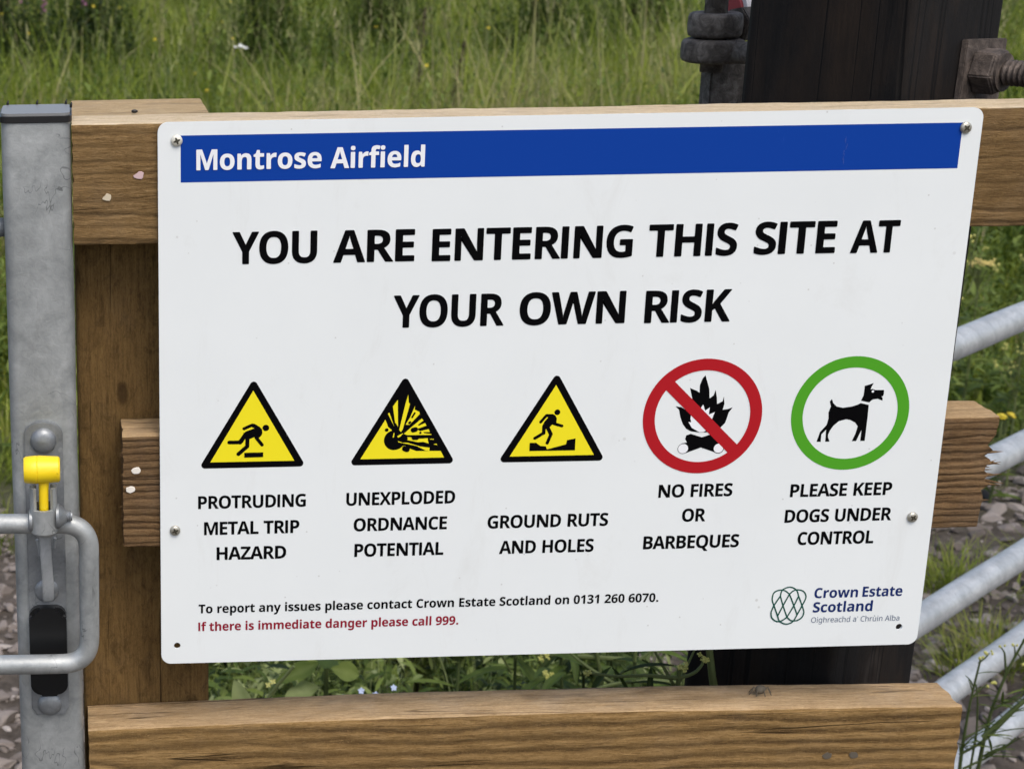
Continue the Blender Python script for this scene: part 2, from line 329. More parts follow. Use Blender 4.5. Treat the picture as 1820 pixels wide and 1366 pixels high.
def add_lathe(bm, origin, axis, prof, seg=28, mi=0, u0=None, cap=True):
    """prof = [(distance along axis, radius)]"""
    d, u, w = frame_of(axis)
    if u0 is not None: u = Vector(u0).normalized(); w = d.cross(u)
    rings = []
    for t, r in prof:
        c = Vector(origin) + d * t
        rings.append([bm.verts.new(c + (u * math.cos(a) + w * math.sin(a)) * max(r, 1e-5)) for a in [2 * PI * k / seg for k in range(seg)]])
    for A, B in zip(rings, rings[1:]):
        for k in range(seg):
            f = bm.faces.new((A[k], A[(k + 1) % seg], B[(k + 1) % seg], B[k])); f.material_index = mi
    if cap:
        f = bm.faces.new(rings[0][::-1]); f.material_index = mi
        f = bm.faces.new(rings[-1]); f.material_index = mi
def add_tube(bm, pts, rad, seg=16, mi=0, cap=True, squash=None):
    pts = [Vector(p) for p in pts]; n = len(pts)
    rad = rad if isinstance(rad, (list, tuple)) else [rad] * n
    up = None; rings = []
    for i, p in enumerate(pts):
        t = (pts[min(i + 1, n - 1)] - pts[max(i - 1, 0)]).normalized()
        if up is None: up = t.orthogonal().normalized()
        up = (up - t * up.dot(t)).normalized(); w = t.cross(up)
        rings.append([bm.verts.new(p + (up * math.cos(a) + w * math.sin(a)) * rad[i]) for a in [2 * PI * k / seg for k in range(seg)]])
    for A, B in zip(rings, rings[1:]):
        for k in range(seg):
            f = bm.faces.new((A[k], A[(k + 1) % seg], B[(k + 1) % seg], B[k])); f.material_index = mi
    if cap:
        bm.faces.new(rings[0][::-1]).material_index = mi; bm.faces.new(rings[-1]).material_index = mi
def round_path(pts, r, k=8):
    pts = [Vector(p) for p in pts]; out = [pts[0]]
    for a, b, c in zip(pts, pts[1:], pts[2:]):
        d1 = (a - b).normalized(); d2 = (c - b).normalized(); p, q = b + d1 * r, b + d2 * r
        for i in range(k + 1):
            t = i / k; out.append(p * (1 - t) ** 2 + b * 2 * t * (1 - t) + q * t * t)
    out.append(pts[-1]); return out
def add_prism(bm, poly, y0, y1, mi=0):
    """poly in (x,z); extruded from y0 (front) to y1 (back)"""
    F = [bm.verts.new((x, y0, z)) for x, z in poly]; B = [bm.verts.new((x, y1, z)) for x, z in poly]
    n = len(poly)
    bm.faces.new(F).material_index = mi; bm.faces.new(B[::-1]).material_index = mi
    for i in range(n): bm.faces.new((F[i], B[i], B[(i + 1) % n], F[(i + 1) % n])).material_index = mi
def rrect(x0, z0, x1, z1, r, k=7):
    out = []
    for cx, cz, a0 in ((x1 - r, z1 - r, 0), (x0 + r, z1 - r, 90), (x0 + r, z0 + r, 180), (x1 - r, z0 + r, 270)):
        for i in range(k + 1):
            a = R(a0 + 90 * i / k); out.append((cx + r * math.cos(a), cz + r * math.sin(a)))
    return out

def flat_fill(contours, y):
    """even-odd filled flat shape from closed outlines in (x,z) at depth y; returns verts, faces"""
    cu = bpy.data.curves.new("outline", 'CURVE'); cu.dimensions = '2D'; cu.fill_mode = 'FRONT'
    for c in contours:
        s = cu.splines.new('POLY'); s.points.add(len(c) - 1); s.use_cyclic_u = True
        for p, (x, z) in zip(s.points, c): p.co = (x * 1000, z * 1000, 0, 1)
    o = bpy.data.objects.new("outline", cu); COL.objects.link(o)
    dg = bpy.context.evaluated_depsgraph_get(); me = o.evaluated_get(dg).to_mesh()
    v = [(p.co.x / 1000, y, p.co.y / 1000) for p in me.vertices]; f = []
    for p in me.polygons:
        q = list(p.vertices)
        if p.normal.z < 0: q.reverse()
        f.append(q)
    o.evaluated_get(dg).to_mesh_clear(); bpy.data.objects.remove(o); bpy.data.curves.remove(cu)
    return v, f
class Flat:
    """collects flat printed shapes into one mesh, each a hair in front of the one before"""
    def __init__(s, y): s.v = []; s.f = []; s.mi = []; s.y = y; s.mats = []
    def add(s, contours, col, step=True):
        if col not in s.mats: s.mats.append(col)
        v, f = flat_fill(contours, s.y); o = len(s.v)
        s.v += v; s.f += [[i + o for i in q] for q in f]; s.mi += [s.mats.index(col)] * len(f)
        if step: s.y -= 0.00002
    def build(s, name, parent):
        me = raw_mesh(s.v, s.f); me.polygons.foreach_set("material_index", s.mi)
        return world_part(name, me, [INK[c] for c in s.mats], parent)

GLYPHS = r"""
b0 384 191,-7 139,1 96,22 64,59 42,108 29,168 24,240 26,289 31,333 40,373 53,407 71,435 93,457 121,474 153,484 191,487 244,480 286,458 318,422 341,373 355,312 359,240 357,191 352,147 343,107 330,74 312,45 290,23 263,6 230,-3;191,75 214,80 231,93 244,116 252,148 257,189 259,240 257,290 252,331 244,363 231,386 214,400 191,405 169,400 151,386 139,363 131,331 126,290 125,240 126,190 131,149 139,117 151,94 169,80
b1 384 176,0 176,277 177,323 179,373 164,358 144,340 89,296 40,357 194,480 277,480 277,0
b2 384 27,0 27,71 147,192 206,254 225,278 238,300 245,322 248,345 246,362 241,376 232,388 220,395 206,400 189,402 171,400 153,396 136,389 109,373 81,353 26,418 70,451 95,465 123,476 157,484 197,486 227,484 254,479 278,469 299,456 316,441 330,423 340,402 347,380 349,357 347,331 342,307 333,284 313,252 287,220 215,148 153,90 153,85 362,85 362,0
b3 384 164,-7 114,-4 68,5 26,19 26,105 57,92 90,82 123,76 153,74 186,76 211,82 229,93 241,107 249,125 251,146 249,164 241,180 233,188 221,195 206,200 176,206 136,208 99,208 99,285 136,285 175,288 204,294 218,300 228,308 235,317 242,332 244,350 242,366 237,379 228,390 215,398 198,403 175,404 153,403 134,399 116,393 73,369 26,439 57,458 92,473 119,480 149,485 183,486 229,483 268,473 300,456 324,434 338,406 343,372 340,341 330,315 313,293 292,275 267,262 240,253 240,251 275,244 304,232 327,216 344,195 354,169 357,140 355,113 348,88 337,65 321,44 300,27 274,12 243,2 206,-5
b6 384 199,-7 167,-4 138,3 110,16 86,33 64,57 47,85 34,119 26,158 24,203 25,245 30,285 38,325 51,362 62,385 76,406 93,425 113,443 136,457 162,469 192,478 226,483 264,485 297,484 328,480 328,399 301,404 271,406 234,404 203,397 178,387 159,373 143,355 132,334 125,310 119,284 117,256 121,256 131,271 144,284 160,296 178,304 200,310 225,312 264,307 298,294 325,272 346,242 358,205 362,160 357,112 342,71 318,38 285,13 245,-2;197,75 215,77 231,84 245,95 256,111 262,132 264,158 262,180 257,198 248,214 235,225 219,231 199,234 178,231 160,224 145,213 134,199 127,183 124,167 126,145 132,124 142,105 157,89 169,81 182,76
b7 384 75,0 255,394 18,394 18,480 362,480 362,416 181,0
b9 384 120,-7 87,-6 55,-2 55,79 83,75 113,73 150,75 180,81 205,92 225,106 240,124 251,144 259,168 264,194 267,222 263,222 246,201 225,183 207,174 184,168 156,167 118,171 86,184 58,206 38,236 26,274 21,318 26,367 41,407 65,441 98,465 138,480 185,485 216,482 246,475 273,462 298,445 319,422 336,393 350,359 357,320 360,275 358,234 354,193 346,154 333,117 321,93 307,72 290,53 271,35 248,21 221,9 191,0 157,-5;185,244 206,247 224,255 239,266 250,280 257,295 259,311 257,333 251,355 241,374 227,390 215,398 202,402 187,404 168,401 152,395 138,383 128,367 122,346 120,320 121,298 127,280 136,265 148,253 165,247
bA 463 0,0 169,482 293,482 463,0 354,0 319,114 144,114 109,0;170,199 295,199 259,311 251,340 240,375 232,407 223,374 212,336 204,311
bB 451 60,0 60,480 210,480 268,477 317,468 355,453 382,430 398,399 404,358 401,332 395,309 384,289 370,272 352,261 330,255 330,251 353,245 373,234 385,225 396,213 404,199 411,183 414,162 416,139 410,99 395,65 369,37 333,16 291,4 240,0;162,289 221,289 247,291 268,296 282,304 292,314 298,328 300,345 297,361 291,374 279,384 263,391 242,395 216,396 162,396;162,84 228,84 256,86 277,92 292,102 302,115 308,131 310,149 308,166 302,180 292,192 276,202 254,207 225,209 162,209
bC 428 255,-7 208,-3 168,7 133,24 103,47 80,76 62,110 49,149 41,192 39,239 42,286 51,328 65,367 85,402 111,431 141,455 177,472 218,483 264,486 300,484 335,477 371,467 404,453 371,370 317,392 290,399 264,402 228,397 198,382 175,358 157,325 147,285 144,238 147,191 156,152 172,120 195,97 226,83 264,78 293,80 323,85 386,103 386,18 355,7 324,-1 291,-5
bD 497 60,0 60,480 211,480 259,477 302,468 342,453 376,432 404,406 427,374 444,336 455,293 458,244 450,170 427,109 389,61 337,27 273,7 196,0;162,84 206,84 270,94 316,123 343,173 353,242 349,290 337,329 318,359 291,380 257,392 216,396 162,396
bE 376 60,0 60,480 336,480 336,396 162,396 162,291 324,291 324,208 162,208 162,84 336,84 336,0
bF 369 60,0 60,480 335,480 335,396 161,396 161,273 323,273 323,189 161,189 161,0
bG 486 262,-7 196,0 141,21 97,56 65,105 45,166 39,240 42,288 52,332 68,371 91,405 119,433 153,456 193,473 238,483 289,486 327,484 365,478 400,469 432,457 398,375 375,386 348,394 319,400 289,402 261,399 235,393 212,381 192,366 175,347 162,325 152,299 146,270 144,238 145,208 149,181 156,155 167,133 180,114 197,98 217,87 241,80 269,78 305,80 333,85 333,185 242,185 242,269 433,269 433,21 394,9 354,1 311,-5
bH 514 60,0 60,480 162,480 162,291 352,291 352,480 453,480 453,0 352,0 352,207 162,207 162,0
bI 205 45,0 45,480 145,480 145,0
bK 446 60,0 60,480 162,480 162,260 181,288 202,316 332,480 445,480 277,267 446,0 330,0 205,202 162,171 162,0
bL 379 60,0 60,480 162,480 162,84 357,84 357,0
bM 600 45,0 45,480 180,480 300,150 420,480 555,480 555,0 462,0 462,370 338,0 262,0 138,370 138,0
bN 546 60,0 60,480 189,480 397,120 399,120 396,187 394,253 394,480 486,480 486,0 357,0 148,363 145,363 149,294 151,226 151,0
bO 535 267,-7 218,-3 176,7 139,24 108,48 83,76 63,111 50,150 42,193 39,241 42,289 50,332 63,371 83,405 108,433 139,456 176,473 219,484 268,487 317,484 360,473 396,456 427,433 452,405 471,370 485,331 493,288 496,240 493,193 485,150 471,110 452,76 427,47 396,24 360,7 317,-3;267,79 307,83 338,98 361,122 376,154 386,194 389,240 386,287 376,327 361,359 338,383 307,398 268,402 229,398 198,383 175,359 159,327 149,287 146,240 149,194 159,154 175,122 198,98 229,83
bP 422 60,0 60,480 214,480 270,475 315,462 349,440 373,410 387,373 392,330 390,303 384,276 374,252 360,229 340,209 316,193 286,180 249,173 206,171 162,171 162,0;162,254 195,254 222,256 245,261 264,271 278,285 286,303 289,326 284,357 269,379 243,392 208,396 162,396
bQ 535 363,-114 275,-7 267,-7 218,-3 176,7 139,24 108,48 83,76 63,111 50,150 42,193 39,241 42,289 50,332 63,371 83,405 108,433 139,456 176,473 219,484 268,487 317,484 360,473 396,456 427,433 452,405 471,370 485,331 493,288 496,240 492,189 483,143 467,101 444,65 414,37 377,15 493,-114;267,79 307,83 338,98 361,122 376,154 386,194 389,240 386,287 376,327 361,359 338,383 307,398 268,402 229,398 198,383 175,359 159,327 149,287 146,240 149,194 159,154 175,122 198,98 229,83
bR 443 60,0 60,480 200,480 260,476 308,464 345,444 371,416 386,380 392,336 390,315 386,296 379,278 365,256 346,237 325,221 302,209 443,0 330,0 216,184 162,184 162,0;162,267 195,267 225,268 249,274 267,283 279,296 286,313 289,333 286,354 278,370 266,382 247,390 223,395 193,396 162,396
bS 370 167,-7 118,-4 73,6 31,22 31,117 102,90 126,83 150,79 175,77 197,79 215,84 228,92 237,102 242,114 244,128 241,145 232,160 217,172 187,189 150,207 114,225 95,238 77,253 61,272 48,293 41,310 38,329 36,350 41,390 56,423 80,450 113,470 152,482 199,486 235,484 270,478 305,467 341,453 308,373 249,394 223,400 195,402 178,400 163,396 151,388 143,378 137,367 136,353 138,337 146,324 158,313 187,296 226,277 260,259 289,241 305,227 318,212 329,196 337,178 342,157 343,133 338,93 323,59 297,31 262,10 219,-2
bT 389 144,0 144,395 13,395 13,480 375,480 375,395 245,395 245,0
bU 508 252,-7 193,-1 145,15 107,42 79,78 63,121 57,171 57,480 158,480 158,186 161,151 169,123 183,103 201,89 225,81 255,79 285,81 309,90 327,105 339,126 347,153 349,187 349,480 451,480 451,169 448,137 441,107 429,80 412,55 390,34 363,16 331,4 294,-4
bW 649 122,0 0,480 100,480 161,218 170,179 179,132 185,92 191,132 199,177 207,211 277,480 373,480 443,211 450,177 459,132 465,92 471,132 480,179 488,218 549,480 649,480 527,0 412,0 347,252 342,274 335,306 328,339 324,364 321,339 314,307 308,274 302,251 238,0
bX 448 0,0 159,247 10,480 122,480 226,307 327,480 437,480 286,242 448,0 332,0 220,181 109,0
bY 419 159,0 159,183 0,480 110,480 210,282 310,480 419,480 260,187 260,0
bZ 389 16,0 16,66 246,396 22,396 22,480 367,480 367,414 137,84 373,84 373,0
ba 406 142,-7 111,-4 84,6 60,22 43,44 32,73 28,109 33,145 46,174 69,196 101,212 142,222 192,226 256,228 256,244 254,262 249,276 241,287 229,294 215,299 199,300 172,298 146,292 95,273 62,341 94,355 128,365 165,372 203,374 248,371 286,360 316,342 338,317 351,285 355,244 355,0 285,0 266,50 263,50 247,32 231,17 214,7 194,-1 170,-5;179,66 200,69 218,75 234,86 246,100 253,118 256,140 256,170 217,169 188,166 166,160 150,151 139,139 133,125 131,109 132,95 137,84 144,76 160,69
bc 345 201,-7 151,-2 109,13 75,39 50,75 35,122 30,181 33,223 40,260 53,291 70,317 91,337 117,353 145,364 176,371 210,373 245,372 276,366 302,358 324,349 295,271 251,287 230,291 210,293 176,286 152,265 137,230 132,182 135,148 141,121 153,101 168,86 187,77 210,75 240,77 266,83 290,93 313,106 313,21 290,8 265,0 236,-5
bd 425 169,-7 130,-1 97,15 69,41 47,78 35,125 30,183 35,240 48,288 69,325 98,352 132,368 171,373 196,372 218,367 236,358 252,347 266,334 277,320 280,320 275,351 273,393 273,510 373,510 373,0 296,0 277,48 273,48 262,33 248,20 233,9 215,0 193,-5;203,73 228,76 248,84 262,98 271,117 277,141 279,171 279,182 278,215 272,242 263,264 249,280 229,289 202,292 182,289 165,279 150,264 140,242 134,214 132,181 134,148 140,121 150,100 165,85 182,76
be 397 218,-7 183,-4 151,2 121,14 95,30 73,50 54,76 41,106 33,141 30,181 33,221 40,257 52,288 69,314 89,335 113,352 140,364 170,371 203,373 251,369 291,354 324,330 348,297 363,256 368,207 368,158 132,158 135,132 143,110 157,92 175,79 197,71 223,68 257,70 287,75 317,84 347,97 347,19 320,8 290,0 257,-5;134,225 274,225 272,246 266,265 257,280 243,293 226,300 204,302 186,300 170,294 156,283 145,269 138,249
bf 260 69,0 69,291 13,291 13,340 69,367 69,394 70,423 76,447 84,466 96,482 111,494 129,503 150,509 173,513 198,514 226,513 252,509 290,498 265,425 240,431 209,435 196,433 186,429 178,422 171,407 169,390 169,367 255,367 255,291 169,291 169,0
bg 425 189,-161 152,-160 117,-156 84,-150 52,-140 52,-60 98,-75 146,-85 195,-88 229,-83 253,-67 268,-41 273,-5 273,3 274,26 275,48 273,48 259,30 244,16 228,6 209,-1 190,-5 169,-7 128,-1 94,16 67,43 46,81 34,127 30,183 34,238 47,285 68,323 96,351 131,368 171,373 213,367 249,350 277,320 280,320 288,367 373,367 373,-1 368,-49 352,-89 326,-120 291,-143 245,-157;204,72 227,74 246,82 261,94 271,112 277,137 279,170 279,182 277,218 271,246 261,267 247,281 227,289 203,292 172,285 150,264 137,230 132,181 137,133 150,99 173,79
bh 441 52,0 52,510 152,510 152,406 151,355 148,320 153,320 166,337 181,350 198,361 217,368 238,372 259,373 296,370 328,359 355,342 375,316 387,282 391,239 391,0 291,0 291,214 287,249 276,274 258,289 232,293 205,290 184,280 170,262 160,238 154,209 152,173 152,0
bi 205 103,412 88,414 75,417 64,423 55,432 50,445 48,461 50,478 55,491 64,500 82,508 103,510 123,508 141,500 150,491 155,478 157,461 155,445 150,432 141,423 123,415;52,0 52,367 152,367 152,0
bl 205 52,0 52,510 152,510 152,0
bm 660 52,0 52,367 129,367 142,320 148,320 160,337 176,350 194,361 213,368 234,372 255,373 280,372 303,368 323,360 340,350 355,336 366,320 375,320 387,337 403,350 421,361 442,368 462,372 483,373 521,370 553,359 577,342 595,316 606,282 609,239 609,0 509,0 509,214 506,249 495,274 478,289 454,293 430,290 411,281 398,265 388,244 383,217 381,184 381,0 281,0 281,214 277,249 267,274 250,289 226,293 201,290 182,280 168,262 159,238 154,209 152,173 152,0
bn 441 52,0 52,367 129,367 142,320 148,320 161,337 177,350 196,361 217,368 238,372 261,373 297,370 329,359 355,342 375,316 387,282 391,239 391,0 291,0 291,214 289,238 285,258 277,274 265,285 250,291 232,293 204,290 184,280 169,262 160,238 154,209 152,173 152,0
bo 416 207,-7 174,-4 144,3 116,15 91,32 70,54 53,80 40,111 33,145 30,184 36,240 51,287 78,324 114,352 157,368 209,373 242,371 272,364 300,351 325,334 346,313 363,287 375,257 383,223 385,184 380,128 364,81 337,43 302,15 258,-1;208,74 232,77 251,86 266,102 276,123 281,151 283,184 281,217 276,244 266,266 251,281 232,290 208,293 184,290 164,281 150,266 140,244 134,217 132,184 134,151 140,123 150,102 164,86 184,77
bp 425 52,-161 52,367 134,367 148,319 152,319 170,340 192,357 210,366 232,372 257,373 295,368 328,352 357,325 378,288 391,241 395,184 390,127 377,79 355,42 326,15 293,-1 254,-7 229,-5 208,0 191,8 169,23 152,40 147,40 151,13 152,-13 152,-161;226,75 247,78 263,87 276,103 286,125 291,152 293,185 289,233 276,266 254,287 224,293 201,291 183,283 170,269 161,250 155,226 152,195 152,185 154,152 159,125 168,103 182,87 201,78
br 305 52,0 52,367 128,367 143,305 148,305 160,323 175,339 192,353 212,364 234,371 257,373 275,373 291,371 283,277 270,279 254,280 229,278 205,271 190,264 178,254 167,242 159,227 154,208 152,187 152,0
bs 334 152,-7 116,-5 86,-2 58,5 31,15 31,97 62,85 95,75 127,69 155,66 173,67 187,70 197,75 204,82 208,89 210,98 208,107 204,115 197,123 183,132 130,156 99,171 74,185 60,195 49,207 41,220 35,235 31,252 30,271 35,303 48,328 70,348 99,362 134,371 175,373 209,372 240,367 272,358 304,345 274,273 223,292 199,298 174,300 149,297 135,289 130,275 131,267 135,260 144,252 157,244 206,223 236,210 261,196 275,187 286,175 296,162 303,147 307,129 308,109 304,75 291,46 269,23 238,7 199,-3
bt 291 178,-7 147,-4 119,4 103,13 90,25 78,41 70,61 65,86 63,115 63,291 15,291 15,334 71,367 99,445 163,445 163,367 266,367 266,291 163,291 163,115 165,102 169,92 175,84 184,78 195,74 207,73 239,77 270,85 270,10 230,-2 205,-5
bu 441 181,-7 144,-3 112,7 86,25 66,51 54,85 50,128 50,367 150,367 150,152 152,129 157,109 165,93 176,82 191,75 210,73 237,77 258,87 272,104 281,128 287,158 289,194 289,367 389,367 389,0 312,0 299,47 293,47 280,30 264,16 245,6 225,-1 203,-5
bw 575 111,0 7,367 106,367 148,204 157,164 164,119 169,84 171,84 174,109 179,142 184,172 188,191 233,367 343,367 386,191 393,161 399,118 402,84 405,84 410,117 417,163 426,204 470,367 568,367 463,0 354,0 326,128 318,162 307,211 296,258 288,290 285,290 278,258 267,211 256,162 248,127 218,0
by 382 74,-161 45,-160 23,-156 23,-77 41,-79 62,-81 82,-78 99,-72 112,-61 124,-48 133,-32 140,-15 146,3 0,367 109,367 179,161 187,130 191,97 193,97 198,130 207,161 275,367 382,367 227,-47 211,-82 191,-110 166,-133 138,-148 107,-158
rA 429 0,0 187,482 242,482 428,0 366,0 308,148 118,148 61,0;138,202 290,202 236,347 230,367 221,396 214,419 203,378 193,347
rC 424 261,-7 215,-3 174,7 139,24 109,46 85,75 65,109 52,149 44,192 41,240 44,287 53,330 67,368 88,403 114,431 146,455 183,472 225,483 271,486 320,483 364,474 404,458 379,407 330,425 302,431 271,433 223,427 182,410 149,381 124,343 110,296 105,240 109,184 123,137 146,98 178,69 219,52 270,46 301,48 330,52 385,65 385,13 358,4 329,-2 298,-6
rO 525 263,-7 216,-3 174,7 139,24 109,48 84,76 65,111 52,150 44,193 41,241 44,288 52,331 65,370 84,404 109,433 139,456 174,473 216,483 263,487 309,484 349,473 384,456 414,433 439,405 458,370 472,331 481,288 484,240 481,193 472,150 458,110 439,76 414,47 384,24 349,7 308,-3;263,46 312,51 352,69 382,98 403,137 416,184 420,240 416,297 403,344 382,382 352,411 313,428 263,434 214,428 174,411 143,382 122,344 109,297 105,240 109,184 122,137 143,98 173,69 213,51
ra 377 144,-7 114,-4 86,5 63,19 45,40 34,67 31,100 36,133 50,161 73,183 106,200 150,210 203,215 265,217 265,238 262,265 256,286 245,301 230,311 212,316 190,318 163,316 136,310 89,291 71,335 96,347 126,357 159,364 193,366 233,363 266,353 291,337 308,314 319,283 322,245 322,0 279,0 268,51 265,51 249,33 233,19 216,7 196,0 173,-5;158,41 187,44 212,52 234,66 251,86 261,112 264,144 264,176 211,174 171,170 140,163 118,152 103,138 95,121 92,99 94,81 100,66 110,55 124,47 140,43
rb 413 228,-7 201,-5 178,0 158,9 142,20 128,32 116,46 111,46 99,0 57,0 57,510 116,510 116,386 115,344 113,312 116,312 128,327 142,339 158,351 178,359 201,364 228,366 269,361 305,345 335,319 358,283 372,237 376,180 372,123 358,77 335,40 305,14 269,-1;219,42 248,46 273,58 291,78 304,105 312,139 315,181 309,240 291,283 260,308 218,317 183,313 157,302 138,284 126,258 119,224 116,182 116,179 119,138 126,105 138,78 157,58 184,46
rc 322 201,-7 171,-5 143,2 117,13 93,28 74,48 58,73 46,103 39,138 37,178 39,220 47,256 59,286 76,311 96,332 119,347 146,358 174,365 206,367 233,365 259,361 282,355 300,347 282,298 244,310 224,314 204,315 158,306 125,281 105,238 98,179 101,139 110,105 124,79 144,60 170,48 201,44 229,46 253,50 294,65 294,13 275,4 254,-2 230,-5
rd 413 185,-7 143,-2 107,14 77,40 55,76 41,123 37,179 41,236 55,283 78,319 108,346 144,361 185,367 211,365 234,360 254,351 278,334 297,314 301,314 299,339 297,367 297,510 356,510 356,0 308,0 300,48 297,48 285,34 271,21 254,9 234,0 211,-5;194,42 228,46 255,56 274,74 287,98 295,129 298,168 298,179 295,220 288,254 275,282 256,302 229,314 193,318 164,313 140,301 122,280 109,252 101,218 98,178 101,138 109,105 122,78 141,58 165,46
re 379 210,-7 177,-4 147,3 120,14 96,30 75,51 59,76 47,106 39,140 37,177 39,215 46,249 57,279 72,305 90,326 112,344 138,357 166,364 196,367 226,364 252,358 276,347 296,331 313,312 327,290 337,264 343,235 345,204 345,169 98,169 102,131 113,100 129,76 152,58 180,47 213,44 245,45 274,50 301,58 328,69 328,17 301,6 274,-1 245,-5;99,216 283,216 280,244 273,269 262,290 245,306 223,315 195,318 169,315 147,306 129,291 114,271 105,245
rg 413 195,-161 145,-159 102,-151 65,-138 65,-84 103,-100 148,-109 198,-112 227,-109 251,-100 271,-85 286,-65 295,-40 298,-11 298,3 298,27 300,48 297,48 268,17 231,-1 185,-7 142,-1 106,15 76,42 54,79 41,125 37,179 41,233 54,278 76,316 106,344 142,361 185,367 208,365 229,361 249,353 267,343 283,329 298,312 301,312 309,360 356,360 356,-6 352,-53 338,-92 317,-122 286,-144 245,-157;194,42 227,45 253,55 273,71 287,94 295,126 298,165 298,179 295,224 287,259 273,285 252,303 226,313 193,317 165,313 142,301 123,281 109,254 101,220 98,179 101,138 109,104 123,77 141,57 165,46
rh 415 57,0 57,510 116,510 116,361 113,310 117,310 130,327 146,341 164,352 185,360 206,364 229,366 269,363 302,352 328,335 346,310 357,276 361,234 361,0 302,0 302,230 297,268 282,295 257,312 222,317 186,313 158,302 139,283 126,257 119,225 116,186 116,0
ri 173 87,420 74,422 62,429 57,436 54,446 52,457 54,469 57,479 62,486 74,493 87,495 100,493 111,486 117,479 120,469 122,457 120,446 117,436 111,429 100,422;57,0 57,360 116,360 116,0
rl 173 57,0 57,510 116,510 116,0
rn 415 57,0 57,360 105,360 113,311 117,311 130,328 146,342 165,353 186,361 208,365 230,367 270,363 302,353 328,335 346,310 357,277 361,234 361,0 302,0 302,230 297,268 282,295 257,312 222,317 186,313 158,302 139,283 126,258 119,226 116,187 116,0
rr 277 57,0 57,360 105,360 112,294 115,294 128,313 143,330 160,345 179,357 201,364 225,367 247,366 267,363 260,308 241,312 221,313 203,311 186,306 169,298 154,286 141,272 131,256 123,236 118,215 116,192 116,0
rù 415 358,361 358,0 310,0 302,51 298,51 285,34 269,20 251,9 230,1 209,-3 186,-5 146,-2 113,9 87,26 69,51 58,85 54,127 54,361 113,361 113,131 118,93 133,66 158,49 193,44 229,48 257,59 276,78 289,104 296,136 299,175 299,361;120,520 190,520 250,420 205,420
"""
LETTERING = [  # part, words, face, ink, left, right, baseline, cap height (mm from the top left corner of the sign)
 ('headline', 'YOU', 'b', 'black', 53.7, 115.3, -103.7, 23.5),
 ('headline', 'ARE', 'b', 'black', 127.2, 186.4, -104.0, 23.5),
 ('headline', 'ENTERING', 'b', 'black', 199.1, 346.2, -104.4, 23.6),
 ('headline', 'THIS', 'b', 'black', 357.7, 423.2, -104.5, 23.7),
 ('headline', 'SITE', 'b', 'black', 435.8, 495.9, -104.3, 23.7),
 ('headline', 'AT', 'b', 'black', 507.4, 542.6, -104.7, 23.7),
 ('headline', 'YOUR', 'b', 'black', 172.4, 254.3, -153.9, 24.1),
 ('headline', 'OWN', 'b', 'black', 265.7, 344.2, -154.0, 24.2),
 ('headline', 'RISK', 'b', 'black', 358.7, 422.6, -154.4, 24.2),
 ('caption', 'PROTRUDING', 'b', 'black', 28.6, 110.4, -292.5, 10.2),
 ('caption', 'METAL TRIP', 'b', 'black', 33.1, 105.8, -313.7, 10.4),
 ('caption', 'HAZARD', 'b', 'black', 42.7, 96.0, -334.3, 10.4),
 ('caption', 'UNEXPLODED', 'b', 'black', 141.1, 224.1, -292.7, 10.3),
 ('caption', 'ORDNANCE', 'b', 'black', 147.2, 218.6, -313.6, 10.4),
 ('caption', 'POTENTIAL', 'b', 'black', 148.3, 216.8, -334.5, 10.5),
 ('caption', 'GROUND RUTS', 'b', 'black', 249.8, 342.5, -314.0, 10.4),
 ('caption', 'AND HOLES', 'b', 'black', 259.8, 332.7, -335.0, 10.5),
 ('caption', 'NO FIRES', 'b', 'black', 379.7, 436.5, -292.2, 10.3),
 ('caption', 'OR', 'b', 'black', 399.3, 417.4, -312.2, 10.4),
 ('caption', 'BARBEQUES', 'b', 'black', 371.0, 445.2, -334.1, 10.5),
 ('caption', 'PLEASE KEEP', 'b', 'black', 481.2, 559.7, -294.3, 10.3),
 ('caption', 'DOGS UNDER', 'b', 'black', 479.0, 561.7, -315.1, 10.4),
 ('caption', 'CONTROL', 'b', 'black', 490.7, 549.9, -333.7, 10.5),
 ('contact', 'To report any issues please contact Crown Estate Scotland on 0131 260 6070.', 'b', 'black', 28.9, 386.1, -378.1, 7.2),
 ('danger', 'If there is immediate danger please call 999.', 'b', 'red', 28.7, 230.7, -393.0, 7.2),
 ('title', 'Montrose', 'b', 'white', 27.5, 117.2, -34.4, 14.6),
 ('title', 'Airfield', 'b', 'white', 123.7, 191.4, -34.8, 14.7),
 ('logo', 'Crown', 'b', 'navy', 508.4, 542.7, -378.5, 8.4),
 ('logo', 'Estate', 'b', 'navy', 546.3, 577.6, -378.3, 8.4),
 ('logo', 'Scotland', 'b', 'navy', 508.5, 555.4, -390.5, 8.5),
 ('logo', "Oighreachd a' Chrùin Alba", 'r', 'slate', 508.1, 577.8, -399.2, 4.5),
]
